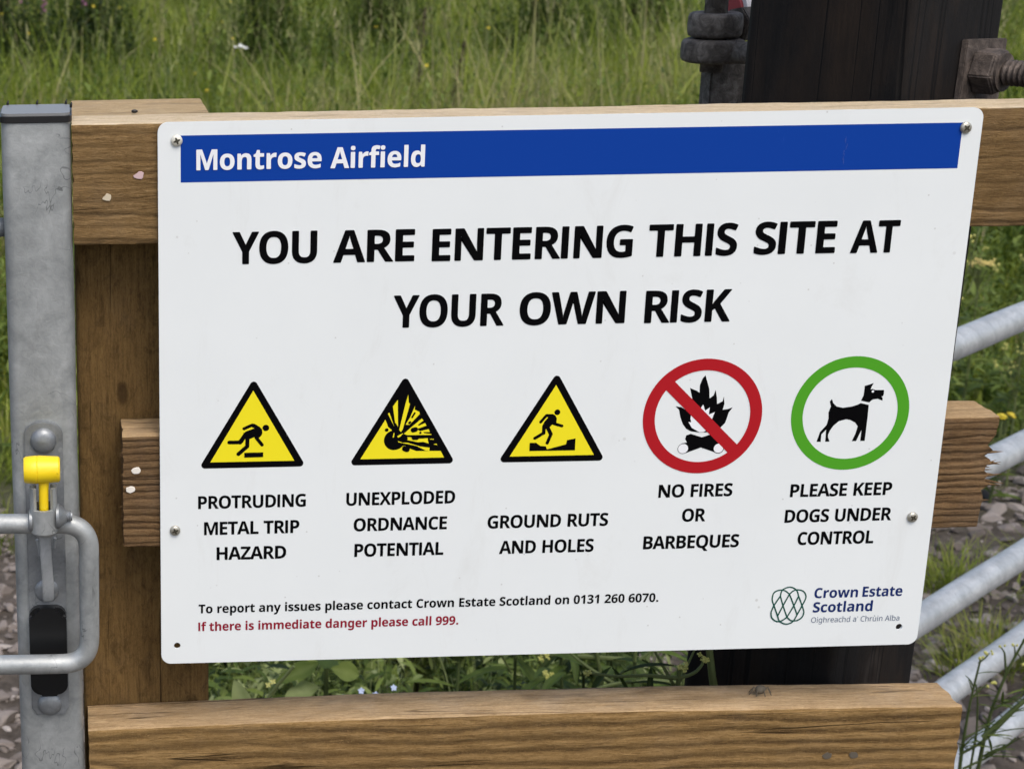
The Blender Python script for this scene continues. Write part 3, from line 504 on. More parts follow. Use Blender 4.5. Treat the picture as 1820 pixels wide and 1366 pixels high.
PICTOGRAMS = {
 'trip': [('T','black',[(70.0,-195.7),(33.8,-257.5),(105.2,-257.6),2.76]),('P','yellow',[(69.7,-199.9),(37.8,-255.4),(101.1,-255.6)]),('C','black',[(79.3,-229.2),(79.4,-229.2),2.47]),('P','black',[(68.8,-225.4),(71.0,-225.8),(75.0,-228.4),(76.5,-230.4),(76.9,-233.0),(76.0,-235.2),(73.9,-237.4),(71.1,-237.4),(70.8,-236.2),(67.1,-237.8),(63.7,-237.8),(62.2,-240.4),(60.6,-241.3),(59.1,-238.7),(61.3,-236.0),(62.7,-232.9),(64.9,-231.4),(68.0,-230.3),(70.7,-229.3),(68.9,-228.4)]),('C','black',[(63.0,-229.4),(69.0,-226.8),1.24]),('C','black',[(52.0,-240.0),(60.1,-240.1),1.49]),('C','black',[(60.1,-240.1),(63.4,-235.2),1.67]),('C','black',[(65.6,-237.2),(65.5,-243.4),1.54]),('C','black',[(65.5,-243.4),(58.9,-249.3),1.49]),('C','black',[(72.4,-236.9),(76.6,-242.4),1.29]),('P','black',[(63.3,-248.4),(77.6,-248.3),(77.6,-252.1),(63.4,-252.2)])],
 'explosion': [('T','black',[(183.0,-196.0),(147.0,-257.7),(218.3,-257.9),2.77]),('P','yellow',[(169.0,-224.9),(170.6,-228.8),(171.0,-230.5),(173.9,-233.0),(176.3,-241.2),(183.4,-247.9),(186.5,-249.9),(188.3,-248.3),(193.1,-250.2),(211.5,-250.5),(214.3,-255.8),(150.9,-255.7)]),('C','black',[(176.2,-241.2),(176.2,-241.2),7.89]),('P','yellow',[(170.8,-220.3),(171.8,-219.4),(175.8,-230.6)]),('P','yellow',[(174.3,-214.6),(177.8,-209.5),(178.6,-230.8),(177.2,-228.2),(176.4,-227.5)]),('P','yellow',[(185.5,-205.8),(186.0,-211.6),(187.1,-212.9),(182.2,-232.9),(180.9,-234.8),(179.6,-233.1),(183.9,-211.6)]),('P','yellow',[(190.9,-214.6),(190.7,-217.5),(194.2,-219.2),(194.7,-220.9),(187.1,-229.4),(184.3,-229.0),(187.5,-223.3),(190.0,-216.9)]),('P','yellow',[(196.3,-224.5),(197.6,-226.1),(193.6,-229.4),(194.2,-230.2),(198.9,-228.1),(200.0,-230.2),(192.8,-232.8),(195.3,-234.5),(201.8,-233.0),(202.7,-235.3),(197.8,-235.2),(198.5,-236.2),(204.0,-237.0),(204.0,-237.6),(186.1,-237.4),(183.0,-236.5),(188.4,-231.4)]),('P','yellow',[(185.5,-238.9),(188.6,-239.2),(191.2,-240.6),(201.4,-240.2),(201.5,-241.8),(202.2,-244.4),(198.1,-243.0),(194.1,-243.2),(185.3,-241.1)]),('P','yellow',[(178.8,-241.9),(182.6,-243.3),(186.3,-243.4),(195.8,-246.6),(203.0,-247.7),(202.9,-250.3),(200.2,-249.9),(193.2,-246.2),(187.6,-244.7),(179.4,-242.9)]),('P','yellow',[(203.0,-240.7),(206.1,-240.9),(205.8,-241.4),(203.2,-241.2)]),('P','yellow',[(205.7,-245.0),(208.1,-244.6),(208.7,-245.8)]),('P','yellow',[(175.5,-235.4),(176.1,-235.6),(175.7,-238.9),(174.8,-238.9)]),('P','yellow',[(178.2,-238.0),(182.3,-235.8),(183.0,-236.8),(179.0,-239.3)]),('P','yellow',[(182.4,-246.0),(184.5,-245.6),(186.4,-247.0),(184.9,-246.6),(182.7,-246.9)]),('C','black',[(170.1,-232.9),(170.2,-232.9),1.36]),('C','black',[(184.3,-247.9),(185.9,-248.6),2.12]),('C','black',[(190.8,-220.1),(189.0,-223.3),0.69]),('C','black',[(187.0,-227.8),(187.6,-227.2),0.87]),('C','black',[(190.0,-233.4),(191.8,-233.0),1.87]),('C','black',[(195.6,-235.7),(195.6,-235.7),0.87]),('C','black',[(183.0,-238.1),(184.3,-240.1),1.87]),('C','black',[(190.8,-239.6),(193.0,-239.6),1.62])],
 'rut': [('T','black',[(296.4,-196.3),(260.0,-258.1),(332.1,-258.5),2.78]),('P','yellow',[(296.2,-200.7),(264.0,-256.3),(328.1,-256.5)]),('C','black',[(298.3,-222.1),(298.3,-222.1),2.24]),('P','black',[(289.9,-223.3),(295.2,-223.4),(297.1,-224.6),(298.2,-226.9),(298.0,-231.1),(296.6,-231.8),(295.3,-231.4),(293.0,-233.9),(290.0,-235.4),(288.0,-237.4),(287.5,-232.5),(289.0,-229.2),(291.6,-225.9),(289.4,-225.6)]),('C','black',[(290.1,-224.6),(286.1,-229.5),1.12]),('C','black',[(296.2,-231.0),(302.3,-232.9),1.18]),('C','black',[(288.8,-233.5),(288.9,-238.2),1.37]),('C','black',[(288.9,-238.2),(282.4,-242.2),1.19]),('C','black',[(291.8,-234.2),(294.4,-239.3),1.44]),('C','black',[(294.4,-239.3),(292.0,-246.1),1.25]),('P','black',[(278.7,-245.8),(283.4,-245.7),(286.9,-248.4),(291.0,-248.7),(292.1,-251.2),(306.3,-247.5),(306.9,-244.2),(313.3,-243.0),(313.4,-252.4),(278.7,-252.2)])],
 'fire': [('P','black',[(408.2,-195.7),(411.9,-206.5),(412.8,-213.9),(415.6,-211.7),(416.8,-207.3),(418.2,-213.3),(418.8,-218.5),(422.8,-216.4),(423.5,-212.7),(424.4,-218.6),(423.4,-223.1),(427.3,-222.6),(430.9,-221.4),(428.2,-225.4),(427.2,-229.9),(426.1,-233.6),(421.5,-238.8),(417.3,-240.3),(410.4,-240.8),(407.6,-240.7),(400.6,-239.6),(396.8,-237.4),(394.0,-233.6),(391.8,-228.3),(390.3,-222.3),(387.5,-219.5),(391.9,-220.3),(396.4,-223.2),(399.6,-226.3),(399.6,-213.6),(397.3,-205.4),(402.4,-207.7),(404.8,-209.3),(404.6,-203.3),(406.2,-198.2)]),('P','white',[(408.3,-218.6),(410.2,-223.5),(413.5,-221.0),(413.2,-226.6),(417.6,-224.8),(416.0,-230.0),(414.2,-237.8),(410.4,-240.4),(407.2,-240.4),(401.1,-236.8),(398.2,-232.1),(400.4,-232.4),(399.5,-229.6),(399.7,-226.3),(403.9,-226.4)]),('P','black',[(396.8,-245.7),(397.3,-242.7),(400.8,-241.5),(409.3,-244.5),(417.4,-241.9),(421.1,-247.0),(425.7,-250.2),(426.7,-254.0),(422.3,-257.5),(409.3,-252.6),(398.4,-256.7),(395.2,-257.0),(392.0,-253.1),(394.5,-249.0),(398.4,-248.4)]),('C','black',[(395.7,-253.2),(395.8,-253.2),4.13]),('C','white',[(395.7,-253.2),(395.8,-253.2),3.77]),('C','black',[(422.8,-253.5),(422.9,-253.5),4.14]),('C','white',[(422.8,-253.5),(422.9,-253.5),3.63]),('P','red',[(384.1,-198.8),(438.6,-252.7),(431.1,-258.2),(377.5,-204.9)]),('R','red',[408.5,-228.0,45.14,36.1])],
 'dog': [('P','black',[(505.8,-216.6),(507.1,-219.8),(509.9,-222.5),(514.7,-223.7),(521.8,-222.8),(526.0,-221.4),(528.0,-220.3),(534.3,-221.9),(534.5,-230.2),(534.4,-245.2),(534.3,-250.3),(530.9,-250.4),(530.9,-245.1),(530.9,-241.7),(529.6,-245.1),(527.7,-250.3),(524.4,-250.4),(526.6,-244.3),(527.7,-238.6),(525.4,-235.6),(521.5,-233.5),(518.2,-232.8),(512.9,-234.2),(509.0,-237.8),(506.8,-241.5),(505.7,-244.9),(505.9,-246.8),(507.4,-250.2),(504.1,-250.4),(504.0,-246.0),(503.8,-240.7),(500.6,-244.4),(500.7,-250.3),(497.4,-250.2),(499.3,-242.5),(503.8,-237.0),(504.7,-231.7),(504.2,-227.2),(505.6,-222.4),(504.3,-218.5)]),('P','black',[(528.0,-218.4),(529.5,-214.4),(529.7,-209.2),(529.6,-206.8),(532.9,-205.9),(536.2,-204.7),(534.9,-207.8),(534.4,-209.7),(535.8,-209.3),(538.1,-210.3),(544.6,-210.4),(544.9,-213.2),(544.4,-215.2),(543.2,-215.4),(544.3,-216.6),(544.4,-218.8),(540.7,-217.2),(537.4,-217.5),(536.1,-218.2),(534.5,-219.9)]),('C','white',[(536.3,-211.3),(536.3,-211.3),0.94]),('R','green',[520.8,-228.3,44.81,36.02])],
 'knot': [('L','knot',[(481.79,-376.02),(483.01,-370.96),(488.57,-368.78),(493.9,-371.25),(496.11,-376.41)]),('L','knot',[(477.44,-383.92),(475.6,-378.76),(476.45,-373.32),(480.31,-371.1),(484.77,-371.59),(488.79,-374.61)]),('L','knot',[(488.79,-374.61),(491.92,-371.78),(495.59,-371.15),(499.84,-372.87),(502.01,-377.66),(499.63,-384.53)]),('L','knot',[(481.79,-376.02),(484.61,-384.12),(488.61,-393.9)]),('L','knot',[(488.79,-374.61),(493.14,-384.35),(496.42,-392.13)]),('L','knot',[(496.11,-376.41),(499.63,-384.53),(501.64,-389.71)]),('L','knot',[(481.79,-376.02),(477.44,-383.92),(475.61,-389.72)]),('L','knot',[(488.79,-374.61),(484.61,-384.12),(481.14,-392.81)]),('L','knot',[(496.11,-376.41),(493.14,-384.35),(488.61,-393.9)]),('L','knot',[(477.44,-383.92),(481.14,-392.81)]),('L','knot',[(499.63,-384.53),(496.42,-392.13)]),('L','knot',[(475.61,-389.72),(476.7,-394.15),(480.4,-397.19),(484.47,-396.94),(488.61,-393.9)]),('L','knot',[(481.14,-392.81),(483.14,-397.27),(488.5,-399.77),(493.44,-397.92),(496.42,-392.13)]),('L','knot',[(488.61,-393.9),(491.96,-396.78),(496.76,-396.91),(500.57,-394.08),(501.64,-389.71)])],
}

# ------------------------------------------------------------------ the setting
def ground_mesh():
    xs = np.concatenate([np.linspace(-160, -6, 12), np.linspace(-5, 8, 80), np.linspace(9, 160, 12)])
    ys = np.concatenate([np.linspace(-60, -3, 8), np.linspace(-2.5, 6, 60), np.linspace(6.5, 30, 40), np.linspace(34, 260, 12)])
    v = []; f = []
    for j, y in enumerate(ys):
        for i, x in enumerate(xs):
            z = 0.018 * noise.noise(Vector((x * 1.3, y * 1.3, 0))) + 0.05 * noise.noise(Vector((x * .25, y * .25, 5)))
            v.append((x, y, z - 0.02))
    w = len(xs)
    for j in range(len(ys) - 1):
        for i in range(w - 1): f.append((j * w + i, j * w + i + 1, (j + 1) * w + i + 1, (j + 1) * w + i))
    return raw_mesh(v, f)
g = world_part("ground", ground_mesh(), m_soil, smooth=True)
tag(g, "bare earth and grit under the gravel and the meadow", kind="structure")
def gz(x, y): return 0.018 * noise.noise(Vector((x * 1.3, y * 1.3, 0))) + 0.05 * noise.noise(Vector((x * .25, y * .25, 5))) - 0.02

def make_stones():
    protos = []
    for k in range(10):
        bm = bmesh.new(); bmesh.ops.create_icosphere(bm, subdivisions=2, radius=1)
        for _ in range(13):                                   # chip flat facets off
            n = Vector((random.gauss(0, 1), random.gauss(0, 1), random.gauss(0, 1))).normalized(); d = random.uniform(0.30, 0.72)
            for vv in bm.verts:
                h = vv.co.dot(n)
                if h > d: vv.co -= n * (h - d)
        for vv in bm.verts: vv.co *= 1 + 0.06 * noise.noise(vv.co * 3 + Vector((k, 0, 0)))
        protos.append((np.array([tuple(x.co) for x in bm.verts]), np.array([[x.index for x in ff.verts] for ff in bm.faces]))); bm.free()
    V = []; F = []; T = []; off = 0
    def put(x, y, s, lift):
        nonlocal off
        pv, pf = protos[RNG.integers(len(protos))]
        e = Matrix.Rotation(random.uniform(0, 2 * PI), 3, 'Z') @ Matrix.Rotation(random.uniform(-.5, .5), 3, 'X')
        sc = np.array([s * random.uniform(.8, 1.35), s * random.uniform(.65, 1.0), s * random.uniform(.4, .65)])
        q = (pv * sc) @ np.array(e.transposed()) + np.array([x, y, gz(x, y) + lift * s])
        V.append(q); F.append(pf + off); T.append(np.full(len(q), min(1, max(0, random.gauss(.5, .23))))); off += len(q)
    for x0, x1, y0, y1, n in ((-0.9, 0.15, 0.85, 3.3, 4200), (0.1, 1.0, 0.9, 2.0, 500), (0.95, 3.0, 0.9, 3.3, 7600)):
        for _ in range(n):
            x, y = random.uniform(x0, x1), random.uniform(y0, y1)
            if y > 2.75 + 0.35 * noise.noise(Vector((x * 2, y * 2, 9))) + (0.12 if x > .9 else 0): continue
            put(x, y, random.choice((.005, .006, .008, .011, .014, .018, .023, .03)) * random.uniform(.8, 1.25), random.uniform(.0, .35))
    return raw_mesh(np.concatenate(V), np.concatenate(F).tolist(), np.concatenate(T))
gv = world_part("gravel", make_stones(), m_stone)
tag(gv, "loose angular grey and pinkish gravel on the track", kind="stuff")

# ---- strands (grass blades, thin stems) in bulk
def strands(P, H, lean, az, wid, tint, seg=3, curve=1.6):
    n = len(P); ts = np.linspace(0, 1, seg + 1)
    d = np.stack([np.cos(az), np.sin(az)], 1)
    face = az + PI / 2 + RNG.normal(0, .7, n); w = np.stack([np.cos(face), np.sin(face)], 1)
    V = np.zeros((n, 2 * seg + 1, 3)); 
    for i, t in enumerate(ts):
        c = np.zeros((n, 3)); c[:, :2] = P[:, :2] + d * (lean * H * t ** curve)[:, None]; c[:, 2] = P[:, 2] + H * (t - 0.25 * lean ** 2 * t ** 2)
        if i < seg:
            ww = wid * (1 - 0.75 * t) * .5
            V[:, 2 * i, :] = c; V[:, 2 * i + 1, :] = c
            V[:, 2 * i, :2] -= w * ww[:, None]; V[:, 2 * i + 1, :2] += w * ww[:, None]
        else: V[:, 2 * seg, :] = c
    k = 2 * seg + 1; base = (np.arange(n) * k)
    F = []
    for i in range(seg - 1):
        F.append(np.stack([base + 2 * i, base + 2 * i + 1, base + 2 * i + 3, base + 2 * i + 2], 1))
    Q = np.concatenate(F); Tt = np.stack([base + 2 * seg - 2, base + 2 * seg - 1, base + 2 * seg], 1)
    return V.reshape(-1, 3), Q, Tt, np.repeat(tint, k)
class Soup:
    """fast mesh from quads and triangles"""
    def __init__(s): s.v = []; s.q = []; s.t = []; s.a = []; s.n = 0
    def add(s, V, Q, T, A):
        s.v.append(V); s.a.append(A)
        if Q is not None and len(Q): s.q.append(Q + s.n)
        if T is not None and len(T): s.t.append(T + s.n)
        s.n += len(V)
    def mesh(s):
        me = bpy.data.meshes.new("soup"); V = np.concatenate(s.v)
        q = np.concatenate(s.q) if s.q else np.zeros((0, 4), int); t = np.concatenate(s.t) if s.t else np.zeros((0, 3), int)
        me.vertices.add(len(V)); me.vertices.foreach_set("co", V.astype(np.float32).ravel())
        loops = np.concatenate([q.ravel(), t.ravel()]).astype(np.int32)
        me.loops.add(len(loops)); me.loops.foreach_set("vertex_index", loops)
        nf = len(q) + len(t); me.polygons.add(nf)
        st = np.concatenate([np.arange(len(q)) * 4, len(q) * 4 + np.arange(len(t)) * 3]).astype(np.int32)
        me.polygons.foreach_set("loop_start", st)
        me.update(calc_edges=True)
        a = me.attributes.new("tint", 'FLOAT', 'POINT'); a.data.foreach_set("value", np.concatenate(s.a).astype(np.float32))
        me.validate(); return me

CX, CY = -0.064, -1.242
def fan(n, y0, y1, power=1.0, m=0.12):
    """random ground points spread through the field beyond the fence"""
    u = RNG.random(n); y = y0 * (y1 / y0) ** (u ** power)
    s = RNG.uniform(-0.09 - m, 0.56 + m, n); dist = y - CY
    return CX + s * dist, y
def patch(x, y, sc, seed): return np.array([noise.noise(Vector((a * sc, b * sc, seed))) for a, b in zip(x, y)])
def field_points(n, y0, y1, **k):
    x, y = fan(n, y0, y1, **k); z = np.array([gz(a, b) for a, b in zip(x, y)]); return np.stack([x, y, z], 1)

def make_meadow():
    s = Soup()
    P = field_points(90000, 2.9, 24, power=0.8)
    keep = (P[:, 1] > 3.0 + 0.4 * patch(P[:, 0], P[:, 1], 2.0, 9)); P = P[keep]
    n = len(P); big = patch(P[:, 0], P[:, 1], .35, 3); mid = patch(P[:, 0], P[:, 1], 1.3, 6)
    near = np.clip((P[:, 1] - 3.0) / 3.0, 0.18, 1)
    H = (0.34 + 0.22 * RNG.random(n) + 0.30 * np.clip(big, -.4, .6)) * near
    H *= 1 + 0.5 * (RNG.random(n) > .93)
    fine = patch(P[:, 0], P[:, 1], 4.0, 16)
    tint = np.clip(0.50 + 0.6 * mid + 0.45 * big + .35 * fine + RNG.normal(0, .17, n) + .35 * (RNG.random(n) > .93), 0, 1)
    w = (0.004 + 0.006 * RNG.random(n)) * (1 + P[:, 1] / 10)
    s.add(*strands(P, H, np.abs(RNG.normal(.5, .38, n)), RNG.uniform(0, 2 * PI, n), w, tint))
    return s.mesh()
md = world_part("meadow_grass", make_meadow(), m_grass)
tag(md, "tall wild meadow grass growing across the field behind the fence", kind="stuff")

def make_heads():
    s = Soup(); P = field_points(1700, 5.5, 22, power=.8); keep = patch(P[:, 0], P[:, 1], .5, 12) > -.12; P = P[keep]; n = len(P)
    H = RNG.uniform(.55, .95, n); az = RNG.uniform(0, 2 * PI, n); lean = np.abs(RNG.normal(.15, .1, n))
    tint = np.clip(RNG.normal(.45, .25, n), 0, 1)
    s.add(*strands(P, H, lean, az, np.full(n, .0035) * (1 + P[:, 1] / 16), tint * .6))
    d = np.stack([np.cos(az), np.sin(az)], 1)
    for k in range(9):                                      # spikelets along the top of each stem
        t = 0.72 + 0.03 * k; Q = P.copy(); Q[:, :2] += d * (lean * H * t ** 1.6)[:, None]; Q[:, 2] += H * (t - .25 * lean ** 2 * t * t)
        s.add(*strands(Q, RNG.uniform(.03, .06, n), RNG.uniform(.3, 1.2, n), RNG.uniform(0, 2 * PI, n), np.full(n, .005) * (1 + P[:, 1] / 16), tint, seg=2))
    return s.mesh()
hd = world_part("grass_seed_heads", make_heads(), m_seed)
tag(hd, "pale straw coloured seed heads standing above the meadow grass", kind="stuff")

def make_straw():
    s = Soup(); P = field_points(900, 4.5, 18, power=.8); n = len(P)
    s.add(*strands(P, RNG.uniform(.4, .85, n), np.abs(RNG.normal(.5, .4, n)), RNG.uniform(0, 2 * PI, n), np.full(n, .004) * (1 + P[:, 1] / 14), np.clip(RNG.normal(.7, .25, n), 0, 1)))
    return s.mesh()
sw = world_part("dead_grass_stems", make_straw(), foliage("dead_straw", [(0.0, (0.16, 0.12, 0.06)), (0.6, (0.34, 0.28, 0.15)), (1.0, (0.46, 0.40, 0.25))]))
tag(sw, "dead straw coloured stems leaning among the green meadow grass", kind="stuff")
def leaf_soup(s, P, L, W, az, el, tint):
    """bent pointed leaves: 3 cross-sections, two-sided fold"""
    n = len(P); d = np.stack([np.cos(az) * np.cos(el), np.sin(az) * np.cos(el), np.sin(el)], 1)
    side = np.stack([-np.sin(az), np.cos(az), np.zeros(n)], 1); up = np.cross(d, side)
    V = np.zeros((n, 8, 3)); prof = ((0, .0, 0), (.35, .5, .03), (.7, .42, .0), (1.0, 0, -.14))
    V[:, 0] = P
    def pt(i, sgn): 
        t, w, b = prof[i]; return P + d * (L * t)[:, None] + side * (W * w * sgn)[:, None] + up * (L * b + abs(sgn) * W * .12)[:, None]
    V[:, 1] = pt(1, -1); V[:, 2] = pt(1, 0); V[:, 3] = pt(1, 1); V[:, 4] = pt(2, -1); V[:, 5] = pt(2, 0); V[:, 6] = pt(2, 1); V[:, 7] = pt(3, 0)
    b = np.arange(n) * 8
    q = np.concatenate([np.stack([b + 1, b + 2, b + 5, b + 4], 1), np.stack([b + 2, b + 3, b + 6, b + 5], 1)])
    t = np.concatenate([np.stack([b, b + 2, b + 1], 1), np.stack([b, b + 3, b + 2], 1), np.stack([b + 4, b + 5, b + 7], 1), np.stack([b + 5, b + 6, b + 7], 1)])
    s.add(V.reshape(-1, 3), q, t, np.repeat(tint, 8))

def make_weeds(P, H, leaves, Lr, Wr, tint0, stemw=.004):
    s = Soup(); n = len(P); az = RNG.uniform(0, 2 * PI, n); lean = np.abs(RNG.normal(.2, .15, n))
    s.add(*strands(P, H, lean, az, np.full(n, stemw), np.clip(tint0, 0, 1)))
    d = np.stack([np.cos(az), np.sin(az)], 1)
    for k in range(leaves):
        t = RNG.uniform(.12, 1.0, n); Q = P.copy(); Q[:, :2] += d * (lean * H * t ** 1.6)[:, None]; Q[:, 2] += H * (t - .25 * lean ** 2 * t * t)
        L = RNG.uniform(*Lr, n) * (1.15 - .5 * t)
        leaf_soup(s, Q, L, L * RNG.uniform(*Wr, n), RNG.uniform(0, 2 * PI, n), RNG.normal(.35, .45, n), np.clip(tint0 + RNG.normal(0, .14, n), 0, 1))
    return s.mesh()
P = field_points(10500, 3.1, 20, power=.8); pm = patch(P[:, 0], P[:, 1], .45, 21) + (P[:, 0] - CX) / (P[:, 1] - CY) * 1.3
P = P[(pm > -.06) & (P[:, 1] > 3.1)]; n = len(P)
H = RNG.uniform(.22, .62, n) * np.clip((P[:, 1] - 2.6) / 2.2, .35, 1.15)
wd = world_part("meadow_weeds", make_weeds(P, H, 15, (.03, .075), (.16, .34), .5 + .5 * patch(P[:, 0], P[:, 1], .9, 31)), m_weed)
tag(wd, "leafy green weeds growing among the meadow grass", kind="stuff")

# ------------------------------------------------------------------ timber
def board(name, parent, axis, a, b, mats, edge=0.0025, step=0.004, rough=0.0006, ragged=(0, 0), top_mat=False, seed=0, bow=0.0, torn=None):
    """sawn timber swept along its grain; a, b opposite corners; the ends can be torn; material 1 on the top face (or top end)"""
    ax = axis; o = [i for i in range(3) if i != ax]
    w0, w1 = a[o[0]], b[o[0]]; h0, h1 = a[o[1]], b[o[1]]; L0, L1 = a[ax], b[ax]
    prof = []
    base = rrect(w0, h0, w1, h1, edge, 2); m = len(base)
    for i in range(m):
        p, q = Vector(base[i]), Vector(base[(i + 1) % m]); k = max(1, int((q - p).length / step))
        for j in range(k): prof.append(p + (q - p) * j / k)
    k = len(prof); nl = max(2, int((L1 - L0) / step)); V = []; F = []; MI = []
    c = Vector(((w0 + w1) / 2, (h0 + h1) / 2))
    def P3(l, u, v):
        r = [0, 0, 0]; r[ax] = l; r[o[0]] = u; r[o[1]] = v; return r
    endo = [[ragged[e] * abs(noise.noise(Vector((seed + e * 7, p.y * 160, p.x * 60)))) * 2 * (0.3 + random.random()) for p in prof] for e in (0, 1)]
    if torn: endo[1] = [torn(p.y, p.x) for p in prof]
    for i in range(nl + 1):
        t = i / nl; l = L0 + (L1 - L0) * t
        for j, p in enumerate(prof):
            g = noise.noise(Vector((l * 8 + seed, p.x * 130, p.y * 130))) + .6 * noise.noise(Vector((l * 60, p.x * 300 + seed, p.y * 300)))
            n2 = (p - c); n2 = Vector((n2.x / (w1 - w0), n2.y / (h1 - h0)))
            n2 = Vector((math.copysign(1, n2.x), 0)) if abs(n2.x) > abs(n2.y) else Vector((0, math.copysign(1, n2.y)))
            q = p + n2 * g * rough; ll = l
            if i == 0: ll += endo[0][j]
            if i >= nl - 3 and (torn or i == nl): ll -= endo[1][j] * (1 if i == nl else (.0 if not torn else (i - nl + 4) / 4))
            V.append(P3(ll, q.x, q.y + bow * math.sin(PI * t)))
    for i in range(nl):
        for j in range(k):
            F.append((i * k + j, i * k + (j + 1) % k, (i + 1) * k + (j + 1) % k, (i + 1) * k + j))
            mid = (prof[j] + prof[(j + 1) % k]) / 2
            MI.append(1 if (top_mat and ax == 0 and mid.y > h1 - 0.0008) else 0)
    for e, i in ((0, 0), (1, nl)):
        ci = len(V); l = (L0, L1)[e]; V.append(P3(l + (1 if e == 0 else -1) * sum(endo[e]) / k * 0.8, c.x, c.y))
        for j in range(k):
            q = (ci, i * k + (j + 1) % k, i * k + j) if e == 0 else (ci, i * k + j, i * k + (j + 1) % k)
            F.append(q); MI.append(1 if (top_mat and ax == 2 and e == 1) else 0)
    me = raw_mesh(V, F); me.polygons.foreach_set("material_index", MI)
    bm = bmesh.new(); bm.from_mesh(me); bmesh.ops.recalc_face_normals(bm, faces=bm.faces); bm.to_mesh(me); bm.free()
    smooth_by_angle(me, 50)
    return world_part(name, me, mats, parent)

fence = thing("wooden_fence", "brown treated timber fence frame carrying the white notice, a post with three rails", "fence", (0.0, 0.09, 0.0))
post = board("post", fence, 2, (-0.0606, 0.0490, -0.05), (0.0408, 0.1390, 1.2985), [m_post, m_post_top], edge=0.003, step=0.006, rough=0.0003, top_mat=True, seed=3)
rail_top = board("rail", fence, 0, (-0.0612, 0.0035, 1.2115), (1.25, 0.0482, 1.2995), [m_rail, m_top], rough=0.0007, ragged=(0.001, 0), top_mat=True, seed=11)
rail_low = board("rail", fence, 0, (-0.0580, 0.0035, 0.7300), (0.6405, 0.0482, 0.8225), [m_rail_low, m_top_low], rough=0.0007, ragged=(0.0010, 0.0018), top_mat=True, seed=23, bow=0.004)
def torn_end(z, y):
    """how far the broken end of the middle rail falls short of its full length at height z"""
    if z > 1.047: b = .0003 + .0015 * (1.066 - z) / .019
    elif z > 1.003: b = .0040 + .0025 * math.sin(z * 900) + .005 * abs(noise.noise(Vector((z * 420, y * 90, 3))))
    else: b = .0050 + (1.003 - z) * .09 + .0016 * noise.noise(Vector((z * 600, y * 100, 8)))
    return b + .0006 * noise.noise(Vector((z * 1500, y * 200, 1)))
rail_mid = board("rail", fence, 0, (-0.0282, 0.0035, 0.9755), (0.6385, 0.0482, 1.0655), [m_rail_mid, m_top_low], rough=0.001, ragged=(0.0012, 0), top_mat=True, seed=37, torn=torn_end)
rail_mid["label"] = "short rough sawn rail with a torn splintered right end"
# splinters standing out of the torn end
bm = bmesh.new()
for k in range(34):
    z = random.choice((random.uniform(.980, 1.045), random.gauss(1.016, .006), random.gauss(1.034, .004), random.gauss(1.026, .004)))
    y = random.uniform(.006, .046); L = random.uniform(.003, .010) * (2.0 if abs(z - 1.018) < .008 or abs(z - 1.036) < .005 else 1)
    x = .625; d = Vector((1, random.gauss(0, .2), random.gauss(0, .22))).normalized()
    add_tube(bm, [(x, y, z), Vector((x, y, z)) + d * (L * .6 + .008), Vector((x, y, z)) + d * (L + .010) + Vector((0, 0, random.gauss(0, .0012)))], [.0016, .0009, .0001], 5)
world_part("splinters", bm_mesh(bm), m_rail_mid, rail_mid); bm = bmesh.new()
for k in range(40):                                          # fine hairs at the sawn left end
    z = random.uniform(.978, 1.06); y = random.uniform(.004, .02)
    d = Vector((-1, random.gauss(-.2, .3), random.gauss(-.3, .5))).normalized()
    add_tube(bm, [(-.027, y, z), Vector((-.027, y, z)) + d * random.uniform(.002, .005)], [.0005, .0001], 4)
world_part("fibres", bm_mesh(bm), m_rail_mid, rail_mid)

def nail(parent, x, z, r, mat, seed, squash=.8, y=0.0035):
    bm = bmesh.new(); rnd = random.Random(seed); k = 12; ring = []
    for i in range(k):
        a = 2 * PI * i / k; rr = r * (1 + rnd.uniform(-.22, .12)) * (1 if not (seed % 2 and 3 < i < 6) else .6)
        ring.append((x + rr * math.cos(a), z + rr * squash * math.sin(a)))
    add_prism(bm, ring, y - .0009, y + .004)
    bmesh.ops.bevel(bm, geom=[e for e in bm.edges if abs(e.verts[0].co.y - e.verts[1].co.y) < 1e-6 and e.verts[0].co.y < y], offset=.0003, segments=2, affect='EDGES')
    return world_part("nail", bm_mesh(bm), mat, parent, smooth=False)
nail(rail_top, -.0136, 1.2621, .0039, m_nail_pink, 1)["label"] = "bent pinkish nail head"
nail(rail_top, -.0367, 1.2467, .0036, m_nail_tan, 3)["label"] = "bent pale nail head"
nail(rail_mid, -.0176, 1.0384, .0037, m_nail_white, 4)
nail(rail_mid, -.0224, 1.0233, .0035, m_nail_white, 6)
nail(rail_low, .5345, .7825, .0038, m_nail_grey, 8); nail(rail_low, .5559, .7823, .0038, m_nail_grey, 10)

# ------------------------------------------------------------------ the notice
ZT = 1.30
sign = thing("notice_sign", "white rectangular warning notice with a blue title strip and five safety pictograms", "sign", (0.297, 0.0, 0.88))
def sx(x): return x / 1000.0
def sz(z): return ZT + z / 1000.0
def circle(x, z, r, k=40): return [(x + r * math.cos(2 * PI * i / k), z + r * math.sin(2 * PI * i / k)) for i in range(k)]
bm = bmesh.new()
outer = rrect(0.0, ZT - 0.42, 0.594, ZT, 0.0075, 10)
holes = [circle(sx(12.3), sz(-405), .0026, 20), circle(sx(578.5), sz(-404.8), .0026, 20)]
V = []; F = []
for y, flip in ((0.0, False), (0.0018, True)):
    v, f = flat_fill([outer] + holes, y); o = len(V); V += v; F += [[i + o for i in (q[::-1] if flip else q)] for q in f]
for c in [outer] + holes:
    o = len(V); k = len(c); V += [(x, 0.0, z) for x, z in c] + [(x, 0.0018, z) for x, z in c]
    F += [(o + i, o + k + i, o + k + (i + 1) % k, o + (i + 1) % k) for i in range(k)]
